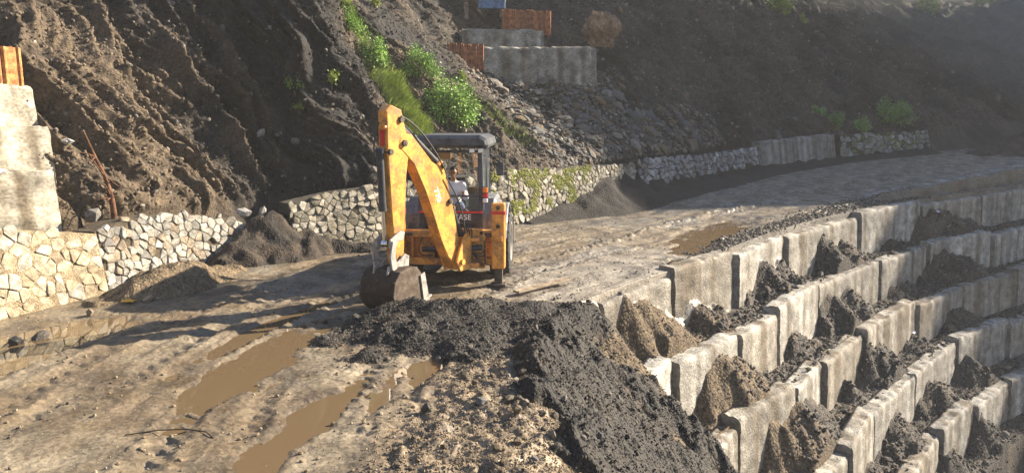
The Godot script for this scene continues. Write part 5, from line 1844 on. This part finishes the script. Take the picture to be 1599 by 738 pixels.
func build_plants() -> void:
	plain("twig", lin(0.1, 0.075, 0.045), 0.9)
	var fresh := [Color(0.17, 0.32, 0.045), Color(0.23, 0.38, 0.06), Color(0.12, 0.23, 0.035), Color(0.28, 0.41, 0.08)]
	var deep := [Color(0.15, 0.29, 0.06), Color(0.2, 0.34, 0.07), Color(0.11, 0.21, 0.045)]
	var lime := [Color(0.26, 0.32, 0.045), Color(0.3, 0.36, 0.05), Color(0.17, 0.25, 0.04)]
	var H := func(us: float, t: float) -> Vector3: return hill_p[hill_at(us, t)]
	bush("leafy_bush", "tall bright green bush above the backhoe cab", H.call(7.76, 1.55), Vector3(2.0, 2.3, 1.5), 9000, 0.085, fresh, Vector3(-0.35, 0, -0.2), 0.25)
	bush("leafy_bush", "upper clump of green bush joining the tall one above the cab", H.call(7.78, 3.0), Vector3(1.5, 1.3, 1.2), 3800, 0.08, fresh, Vector3(-0.15, 0, 0), 0.2)
	bush("leafy_bush", "green bush strip on the ridge above the arm's elbow", H.call(7.05, 3.4), Vector3(1.3, 1.7, 1.1), 4200, 0.075, fresh, Vector3(-0.4, 0, -0.1), 0.2)
	bush("leafy_bush", "green bush at the top of the grassy strip near the picture's top", H.call(6.75, 4.5), Vector3(1.1, 1.2, 1.0), 2400, 0.075, fresh, Vector3(-0.2, 0, 0))
	bush("leafy_bush", "small bush at the top edge left of the ridge line", H.call(7.5, 5.6), Vector3(0.9, 0.7, 0.7), 1200, 0.08, lime)
	bush("leafy_bush", "little yellow green bush at the top beside the ridge line", H.call(8.15, 5.9), Vector3(0.5, 0.7, 0.5), 700, 0.075, lime)
	bush("leafy_bush", "lone small bush on the dark bare face at centre left", H.call(5.54, 2.55), Vector3(0.6, 0.7, 0.5), 900, 0.07, fresh, Vector3.ZERO, 0.3)
	bush("leafy_bush", "straggly plant right of the lone bush on the dark face", H.call(5.9, 2.7), Vector3(0.5, 0.75, 0.45), 330, 0.08, lime, Vector3.ZERO, 0.4)
	bush("leafy_bush", "thin yellowish tuft below the lone bush", H.call(5.5, 2.1), Vector3(0.4, 0.4, 0.35), 260, 0.06, lime, Vector3.ZERO, 0.4)
	bush("leafy_bush", "low light green sprig right of the tall bush", H.call(8.12, 2.2), Vector3(0.75, 0.3, 0.5), 420, 0.085, lime)
	bush("leafy_bush", "small bright plant on the ridge below the rusty sheets", H.call(8.4, 3.0), Vector3(0.7, 0.35, 0.5), 500, 0.085, lime)
	bush("leafy_bush", "backlit yellow green bush hanging at the top right of centre", H.call(13.6, 7.7), Vector3(2.6, 1.6, 1.6), 3000, 0.14, lime, Vector3.ZERO, 0.3)
	bush("leafy_bush", "small backlit tuft under the hanging yellow green bush", H.call(13.72, 6.9), Vector3(0.9, 0.8, 0.8), 700, 0.12, lime, Vector3.ZERO, 0.3)
	bush("leafy_bush", "wide dark green bush on top of the farthest stone wall", H.call(13.72, 0.35), Vector3(3.0, 1.7, 1.6), 4200, 0.12, deep, Vector3.ZERO, 0.1)
	bush("leafy_bush", "dark bush left of the wide bush on the far wall", H.call(13.4, 0.25), Vector3(1.7, 1.0, 1.2), 1800, 0.12, deep, Vector3.ZERO, 0.2)
	bush("leafy_bush", "narrow dark bush at the end of the concrete wall", H.call(13.08, 0.2), Vector3(1.1, 1.5, 1.0), 1500, 0.12, deep, Vector3.ZERO, 0.35)
	bush("leafy_bush", "sparse dark bush on the far slope above the concrete wall", H.call(13.0, 1.0), Vector3(0.9, 0.9, 0.9), 500, 0.12, deep)
	bush("leafy_bush", "pale hazy bush on the far slope at the top right", H.call(15.3, 7.8), Vector3(2.6, 1.8, 2.0), 1500, 0.17, lime)
	bush("leafy_bush", "hazy bush nearest the top right corner", H.call(15.75, 8.3), Vector3(2.2, 2.0, 2.0), 1200, 0.17, lime)
	grass_on_hill("grass", "long yellow green grass hanging down the ridge beside the arm", 7.0, 6.95, 3.2, 1.2, 2600, 0.36, lime)
	grass_on_hill("grass", "thin grass running up the ridge to the picture's top", 7.2, 7.6, 4.2, 6.4, 1600, 0.2, lime)
	grass_on_hill("grass", "thin grass along the spur crest left of the gully", 8.2, 8.6, 2.2, 1.0, 500, 0.16, lime)

# ---------------------------------------------------------------- odds and ends
func build_props() -> void:
	grainy("boulder", "rust", 0.7, 3.0, 0.9, lin(0.33, 0.235, 0.155), false, false)
	# water tank
	var t := thing("water_tank", "blue cylindrical tank lying above the gully walls at the top", "tank", Vector3(-1.3, 8.15, -34.6))
	grainy("tank_blue", "wear", 0.7, 0.2, 0.6, lin(0.09, 0.17, 0.3), false, false)
	grainy("tank_grey", "rust", 0.9, 0.3, 0.7, lin(0.27, 0.23, 0.18), false, false)
	var b := MB.new()
	b.lathe(Vector3(-0.3, 0.62, 0), Vector3(1, 0, 0), [[-0.75, 0.0], [-0.74, 0.3], [-0.68, 0.5], [-0.6, 0.58], [1.2, 0.58], [1.28, 0.5], [1.33, 0.3], [1.34, 0.0]], 36)
	for x in [-0.7, 0.1, 0.8]: b.lathe(Vector3(x, 0.62, 0), Vector3(1, 0, 0), [[-0.03, 0.58], [-0.02, 0.6], [0.02, 0.6], [0.03, 0.58]], 36)
	mk("shell", b.done(), mats.tank_grey, t)
	b = MB.new()
	b.bx(V(-0.2, -0.15, 0.35), V(1.0, 0.45, 0.64), 0.02)
	mk("skirt", b.done(), mats.tank_blue, t)
	for x in [-0.75, 0.85]:
		b = MB.new()
		b.bx(V(x - 0.1, -0.6, -0.5), V(x + 0.1, 0.15, 0.5), 0.02)
		mk("saddle", b.done(), mats.tank_grey, t)
	# torn tree trunk with roots beside the concrete steps
	grainy("bark", "rust", 1.5, 1.5, 0.9, lin(0.19, 0.1, 0.055), false, false)
	t = thing("broken_tree", "reddish brown torn branch and roots standing beside the concrete steps", "dead branch", Vector3(-8.0, 1.35, -14.75))
	b = MB.new()
	var pts := [V(0.0, -0.2, 0.0), V(-0.02, 0.35, 0.02), V(-0.12, 0.75, 0.0), V(-0.3, 1.15, -0.02), V(-0.5, 1.65, -0.05)]
	for i in 4: b.cyl(pts[i], pts[i + 1], 0.065 - 0.012 * i, 0.053 - 0.012 * i, 9)
	mk("trunk", b.done(), mats.bark, t)
	for i in 9:
		b = MB.new()
		var a := pts[rng.randi_range(0, 3)] as Vector3
		var q := a + V(rng.randf_range(-0.5, 0.6), rng.randf_range(-0.25, 0.5), rng.randf_range(-0.1, 0.35))
		var mid := a.lerp(q, 0.5) + V(0, rng.randf_range(-0.08, 0.1), 0.05)
		b.cyl(a, mid, 0.018, 0.012, 6); b.cyl(mid, q, 0.012, 0.004, 6)
		mk("root", b.done(), mats.bark, t)
	# two bare roots hanging on the shaded hillside
	for q in [[12.67, 1.6, "thin red brown root hanging above the concrete wall"], [12.4, 6.3, "long bare root hanging on the upper shaded slope"]]:
		b = MB.new()
		var k := hill_at(q[1] * 0.0 + q[0], q[1])
		var p := hill_p[k] + hill_n[k] * 0.06
		var cur := Vector3.ZERO
		for i in 8:
			var nx := cur + V(rng.randf_range(-0.05, 0.14), -0.16, 0.12)
			b.cyl(cur, nx, 0.03 - 0.003 * i, 0.027 - 0.003 * i, 6)
			cur = nx
		var o := mk("hanging_root", b.done(), mats.bark)
		o.position = p
		tag(o, q[2], "root")
	# plank by the heap
	b = MB.new()
	b.colored = true
	b.col = Color(0.36, 0.31, 0.23)
	b.bar(V(-0.55, 0.03, 0.5), V(0.5, 0.05, -0.5), 0.16, 0.04, Vector3.UP, 0.006)
	var o := mk("plank", b.done(), mats.wood)
	o.position = V(0.62, ground_at(0.62, -13.9) + 0.03, -13.9)
	tag(o, "pale timber plank lying on the road behind the black heap", "plank")
	# curved stick on the mud
	b = MB.new()
	b.colored = true
	b.col = Color(0.06, 0.045, 0.03)
	b.tube([V(-0.5, 0.02, 0.06), V(-0.2, 0.035, -0.03), V(0.1, 0.04, -0.05), V(0.33, 0.03, 0.0), V(0.45, 0.015, 0.12)], 0.007, 7)
	o = mk("stick", b.done(), mats.wood)
	o.position = V(-3.55, ground_at(-3.55, -7.35) + 0.012, -7.35)
	tag(o, "thin dark curved stick lying on the mud in the foreground", "stick")
	# litter
	for q in [["crumpled white plastic bag on the block under the far kerb slab", 33.6, 0.02, 0.28], ["white rag on the third row of blocks at the right", 27.9, 1.95, 0.3]]:
		var e := at_edge(q[1], q[2])
		crumple("plastic_bag", q[0], V(e.x, ground_y(q[1], q[2], e.x, e.y) + 0.06, e.y), q[3], mats.white_plastic)
	crumple("white_sheet", "white sheet lying on the lowest concrete step at the left", V(-9.15, 2.34, -12.95), 0.5, mats.white_plastic)
	crumple("yellow_scrap", "small yellow scrap beside the pale stone at the sand mound", V(-6.85, 0.06, -12.85), 0.22, mats.yellow_scrap)

func crumple(called: String, label: String, where: Vector3, size: float, mat: Material) -> void:
	var b := MB.new()
	var n := 7
	var p := []
	for i in n + 1:
		for j in n + 1:
			var u := float(i) / n - 0.5
			var v := float(j) / n - 0.5
			p.append(V(u * size + rng.randf_range(-0.02, 0.02), size * 0.28 * maxf(0.0, 0.9 - 2.2 * Vector2(u, v).length()) + rng.randf_range(0, 0.06) * size * 2.0 - 0.03, v * size * 0.7 + rng.randf_range(-0.02, 0.02)))
	for i in n:
		for j in n:
			var a := i * (n + 1) + j
			b.poly([p[a], p[a + 1], p[a + n + 1]], Vector3.UP)
			b.poly([p[a + 1], p[a + n + 2], p[a + n + 1]], Vector3.UP)
	var o := mk(called, b.done(), mat)
	o.position = where
	o.rotation.y = rng.randf() * TAU
	tag(o, label, "litter")

# ---------------------------------------------------------------- the operator: distance field of tapered bones, meshed as surface nets
func bone_d(p: Vector3, a: Vector3, b: Vector3, ra: float, rb: float) -> float:
	var ab := b - a
	var t := clampf((p - a).dot(ab) / maxf(ab.length_squared(), 1e-9), 0.0, 1.0)
	return p.distance_to(a + ab * t) - lerpf(ra, rb, t)

func field_mesh(out: MB, bones: Array, cell: float, blend: float, cut := AABB()) -> void:
	var lo := Vector3.ONE * 1e9
	var hi := -lo
	for q in bones:
		var r: float = maxf(q[2], q[3]) + cell * 2.0
		lo = lo.min((q[0] as Vector3).min(q[1]) - Vector3.ONE * r)
		hi = hi.max((q[0] as Vector3).max(q[1]) + Vector3.ONE * r)
	var n := Vector3i(((hi - lo) / cell).ceil()) + Vector3i.ONE
	var val := PackedFloat32Array()
	val.resize(n.x * n.y * n.z)
	val.fill(1.0)
	for q in bones:
		var r: float = maxf(q[2], q[3]) + cell * 3.0 + blend
		var a := Vector3i((((q[0] as Vector3).min(q[1]) - Vector3.ONE * r - lo) / cell).floor()).clamp(Vector3i.ZERO, n - Vector3i.ONE)
		var b := Vector3i((((q[0] as Vector3).max(q[1]) + Vector3.ONE * r - lo) / cell).ceil()).clamp(Vector3i.ZERO, n - Vector3i.ONE)
		for z in range(a.z, b.z + 1):
			for y in range(a.y, b.y + 1):
				for x in range(a.x, b.x + 1):
					var i := (z * n.y + y) * n.x + x
					var d := bone_d(lo + Vector3(x, y, z) * cell, q[0], q[1], q[2], q[3])
					var v := val[i]
					var h := clampf(0.5 + 0.5 * (v - d) / blend, 0.0, 1.0)
					val[i] = lerpf(v, d, h) - blend * h * (1.0 - h)
	var vert := {}
	var grad := func(i: int) -> Vector3: return Vector3(val[i + 1] - val[i - 1], val[i + n.x] - val[i - n.x], val[i + n.x * n.y] - val[i - n.x * n.y])
	var pts := PackedVector3Array()
	var nrm := PackedVector3Array()
	for z in range(1, n.z - 2):
		for y in range(1, n.y - 2):
			for x in range(1, n.x - 2):
				var i := (z * n.y + y) * n.x + x
				var sum := Vector3.ZERO
				var k := 0
				var neg := 0
				for c in 8:
					if val[i + (c & 1) + ((c >> 1) & 1) * n.x + (c >> 2) * n.x * n.y] < 0.0: neg += 1
				if neg == 0 or neg == 8: continue
				for e in 12:
					var ax := e / 4
					var u := (e % 4) & 1
					var w := (e % 4) >> 1
					var c0 := Vector3i.ZERO
					c0[(ax + 1) % 3] = u
					c0[(ax + 2) % 3] = w
					var c1 := c0
					c1[ax] = 1
					var v0 := val[i + c0.x + c0.y * n.x + c0.z * n.x * n.y]
					var v1 := val[i + c1.x + c1.y * n.x + c1.z * n.x * n.y]
					if (v0 < 0.0) != (v1 < 0.0):
						sum += Vector3(c0).lerp(Vector3(c1), v0 / (v0 - v1))
						k += 1
				vert[i] = pts.size()
				pts.append(lo + (Vector3(x, y, z) + sum / k) * cell)
				nrm.append((grad.call(i) as Vector3).normalized())
	var st := [1, n.x, n.x * n.y]
	for i in vert:
		for ax in 3:
			var j: int = i + st[ax]
			if (val[i] < 0.0) != (val[j] < 0.0):
				var s1: int = st[(ax + 1) % 3]
				var s2: int = st[(ax + 2) % 3]
				if vert.has(i - s1) and vert.has(i - s2) and vert.has(i - s1 - s2):
					var q := [vert[i], vert[i - s1], vert[i - s1 - s2], vert[i - s2]]
					out.tri(pts[q[0]], pts[q[1]], pts[q[2]], nrm[q[0]], nrm[q[1]], nrm[q[2]])
					out.tri(pts[q[0]], pts[q[2]], pts[q[3]], nrm[q[0]], nrm[q[2]], nrm[q[3]])

func build_person() -> void:
	var t := thing("person", "person in white shirt and jeans sitting in the cab working the levers", "person", Vector3(-1.25, 0.0, -14.3))
	t.rotation.y = deg_to_rad(-3.5)
	var o := V(-0.05, 0, 0)
	var hip := o + V(0, 1.43, -1.30)
	var chest := o + V(0, 1.78, -1.20)
	var neck := o + V(0, 1.97, -1.17)
	var head := o + V(0.01, 2.13, -1.11)
	var skin := MB.new()
	var bones := [[hip, o + V(0, 1.6, -1.25), 0.11, 0.105], [o + V(0, 1.6, -1.25), chest, 0.105, 0.12], [chest, neck, 0.1, 0.055], [neck, head - V(0, 0.05, 0), 0.05, 0.048]]
	var shirt := [[hip + V(0, 0.02, 0), chest, 0.145, 0.145], [o + V(-0.07, 1.76, -1.2), o + V(0.07, 1.76, -1.2), 0.135, 0.135], [chest, o + V(0, 1.93, -1.18), 0.13, 0.075]]
	var jeans := []
	for sd in [-1.0, 1.0]:
		var sh: Vector3 = o + V(sd * 0.18, 1.88, -1.19)
		var el: Vector3 = o + V(sd * 0.27, 1.64, -1.05)
		var wr: Vector3 = V(-0.24 if sd < 0 else 0.185, 1.755, -0.90)
		var hp: Vector3 = o + V(sd * 0.09, 1.42, -1.27)
		var kn: Vector3 = o + V(sd * 0.2, 1.44, -0.84)
		var an: Vector3 = o + V(sd * 0.2, 1.03, -0.8)
		bones += [[sh, el, 0.05, 0.04], [el, wr, 0.038, 0.027], [hp, kn, 0.075, 0.055], [kn, an, 0.052, 0.038], [an, an + V(0, -0.04, 0.16), 0.04, 0.032]]
		shirt += [[chest + V(sd * 0.05, 0.08, 0), sh, 0.09, 0.075], [sh, el, 0.073, 0.062], [el, el.lerp(wr, 0.72), 0.06, 0.048]]
		jeans += [[hp, kn, 0.105, 0.08], [kn, an + V(0, 0.02, 0), 0.076, 0.062]]
	jeans += [[o + V(-0.09, 1.42, -1.29), o + V(0.09, 1.42, -1.29), 0.115, 0.115]]
	field_mesh(skin, bones, 0.016, 0.03)
	# head: skull, jaw, nose, brow, lips, ears
	field_mesh(skin, [[head + V(0, 0.03, -0.02), head + V(0, 0.03, 0.015), 0.083, 0.076], [head + V(0, -0.03, 0.02), head + V(0, -0.075, 0.035), 0.06, 0.04], [head + V(0, 0.02, 0.092), head + V(0, -0.018, 0.108), 0.009, 0.014],
		[head + V(-0.035, 0.035, 0.078), head + V(0.035, 0.035, 0.078), 0.012, 0.012], [head + V(-0.018, -0.05, 0.078), head + V(0.018, -0.05, 0.078), 0.009, 0.009], [head + V(-0.018, -0.062, 0.077), head + V(0.018, -0.062, 0.077), 0.009, 0.009],
		[head + V(-0.082, 0.02, -0.005), head + V(-0.086, -0.02, 0.0), 0.014, 0.011], [head + V(0.082, 0.02, -0.005), head + V(0.086, -0.02, 0.0), 0.014, 0.011], [head - V(0, 0.05, 0.0), neck + V(0, 0.02, 0), 0.048, 0.05]], 0.007, 0.012)
	# hands closed on the levers
	for sd in [-1.0, 1.0]:
		var wr := V(-0.24 if sd < 0 else 0.185, 1.755, -0.90)
		var lev := V(-0.26 if sd < 0 else 0.2, 1.735, -0.81)
		var hb := [[wr, wr.lerp(lev + V(sd * 0.03, 0.01, -0.01), 0.6), 0.027, 0.03]]
		for i in 4:
			var y := 0.03 - 0.02 * i
			var k: Vector3 = lev + V(sd * 0.036, y, -0.008)
			var k2: Vector3 = lev + V(sd * 0.02, y, 0.032 - 0.003 * absf(i - 1.2))
			var k3: Vector3 = lev + V(-sd * 0.018, y - 0.003, 0.03)
			hb += [[wr.lerp(k, 0.55), k, 0.012, 0.0095], [k, k2, 0.0095, 0.009], [k2, k3, 0.009, 0.008]]
		hb += [[wr.lerp(lev, 0.4), lev + V(-sd * 0.028, 0.03, -0.03), 0.013, 0.010], [lev + V(-sd * 0.028, 0.03, -0.03), lev + V(-sd * 0.026, 0.036, 0.0), 0.010, 0.009]]
		field_mesh(skin, hb, 0.005, 0.006)
	var body := mk("body", skin.done(), mats.skin, t)
	var m := MB.new()
	field_mesh(m, shirt, 0.016, 0.03)
	mk("shirt", m.done(), mats.white_cloth, t)
	m = MB.new()
	field_mesh(m, jeans, 0.016, 0.03)
	mk("jeans", m.done(), mats.jeans, t)
	m = MB.new()
	field_mesh(m, [[head + V(0, 0.065, -0.035), head + V(0, 0.075, 0.02), 0.075, 0.06], [head + V(0, 0.02, -0.055), head + V(0, -0.02, -0.05), 0.065, 0.05], [head + V(-0.05, 0.05, -0.01), head + V(-0.062, 0.01, -0.01), 0.035, 0.024], [head + V(0.05, 0.05, -0.01), head + V(0.062, 0.01, -0.01), 0.035, 0.024], [head + V(-0.02, -0.046, 0.083), head + V(0.02, -0.046, 0.083), 0.007, 0.007]], 0.008, 0.015)
	mk("hair", m.done(), mats.hair, t)
	for sd in [-1.0, 1.0]:
		m = MB.new()
		m.lathe(head + V(sd * 0.032, 0.012, 0.082), V(0, 0, 1), [[-0.008, 0.0], [-0.006, 0.008], [0.0, 0.01], [0.005, 0.006], [0.007, 0.0]], 10)
		mk("eye", m.done(), mats.hair, body)
		m = MB.new()
		field_mesh(m, [[o + V(sd * 0.2, 0.995, -0.83), o + V(sd * 0.2, 0.985, -0.6), 0.05, 0.042]], 0.012, 0.01)
		mk("shoe", m.done(), mats.seat_cloth, t)

func setup_view() -> void:
	var cam := Camera3D.new()
	cam.name = "camera"
	cam.fov = 35.435
	cam.far = 600.0
	cam.near = 0.1
	add_child(cam)
	cam.position = Vector3(0, 3.3, 0)
	cam.rotation = Vector3(-deg_to_rad(9.245), 0, 0)
	cam.current = true
	var sun := DirectionalLight3D.new()
	sun.name = "sun"
	sun.light_energy = 1.6
	sun.light_color = Color(1.0, 0.94, 0.85)
	sun.light_angular_distance = 0.5
	sun.shadow_enabled = true
	add_child(sun)
	var towards := Vector3(SUN_H.x, SUN_TAN, SUN_H.y).normalized()
	sun.look_at_from_position(towards * 50.0, Vector3.ZERO)
	var env := Environment.new()
	env.background_mode = Environment.BG_SKY
	var sky := Sky.new()
	var sm := ProceduralSkyMaterial.new()
	sm.sky_top_color = Color(0.26, 0.34, 0.46)
	sm.sky_horizon_color = Color(0.56, 0.57, 0.57)
	sm.sky_curve = 0.18
	sm.ground_bottom_color = Color(0.25, 0.22, 0.18)
	sm.ground_horizon_color = Color(0.6, 0.6, 0.58)
	sky.sky_material = sm
	env.sky = sky
	env.tonemap_mode = Environment.TONE_MAPPER_LINEAR
	env.tonemap_exposure = 4.2
	env.sdfgi_enabled = true
	env.ssao_enabled = true
	env.ssil_enabled = true
	env.fog_enabled = true
	env.fog_density = 0.001
	env.fog_light_color = Color(0.93, 0.93, 0.92)
	env.volumetric_fog_enabled = true
	env.volumetric_fog_density = 0.0
	var we := WorldEnvironment.new()
	we.name = "world_environment"
	we.environment = env
	add_child(we)

func _ready() -> void:
	rng.seed = 20240611
	setup_view()
	var S := FastNoiseLite.TYPE_SIMPLEX_SMOOTH
	n_streak = fnl(S, 0.05, 101, 3)
	n_fine = fnl(S, 0.05, 102, 3)
	n_lump = fnl(S, 0.1, 103, 3)
	n_big = fnl(S, 0.05, 104, 2)
	n_ridge = fnl(S, 0.05, 105, 3, FastNoiseLite.FRACTAL_RIDGED)
	n_clod = fnl(S, 0.12, 106, 4)
	make_materials()
	make_edge()
	var t0 := Time.get_ticks_msec()
	build_ground()
	print("ground ", Time.get_ticks_msec() - t0)
	build_puddles()
	build_hill()
	print("hill ", Time.get_ticks_msec() - t0)
	build_shoulder()
	build_haze()
	build_walls()
	build_blocks()
	build_machine()
	build_person()
	make_stones()
	build_heap()
	build_mounds()
	build_plants()
	build_props()
	build_stones()
	print("all ", Time.get_ticks_msec() - t0)
	#MORE

# thin sunlit haze hanging before the far right slope
func build_haze() -> void:
	var f := FogVolume.new()
	f.name = "haze"
	f.shape = RenderingServer.FOG_VOLUME_SHAPE_ELLIPSOID
	f.size = Vector3(70, 36, 60)
	f.position = Vector3(52, 14, -66)
	var m := FogMaterial.new()
	m.density = 0.013
	m.albedo = Color(0.95, 0.94, 0.9)
	f.material = m
	add_child(f)
	tag(f, "thin pale haze hanging before the far right slope", "haze", "", "stuff")
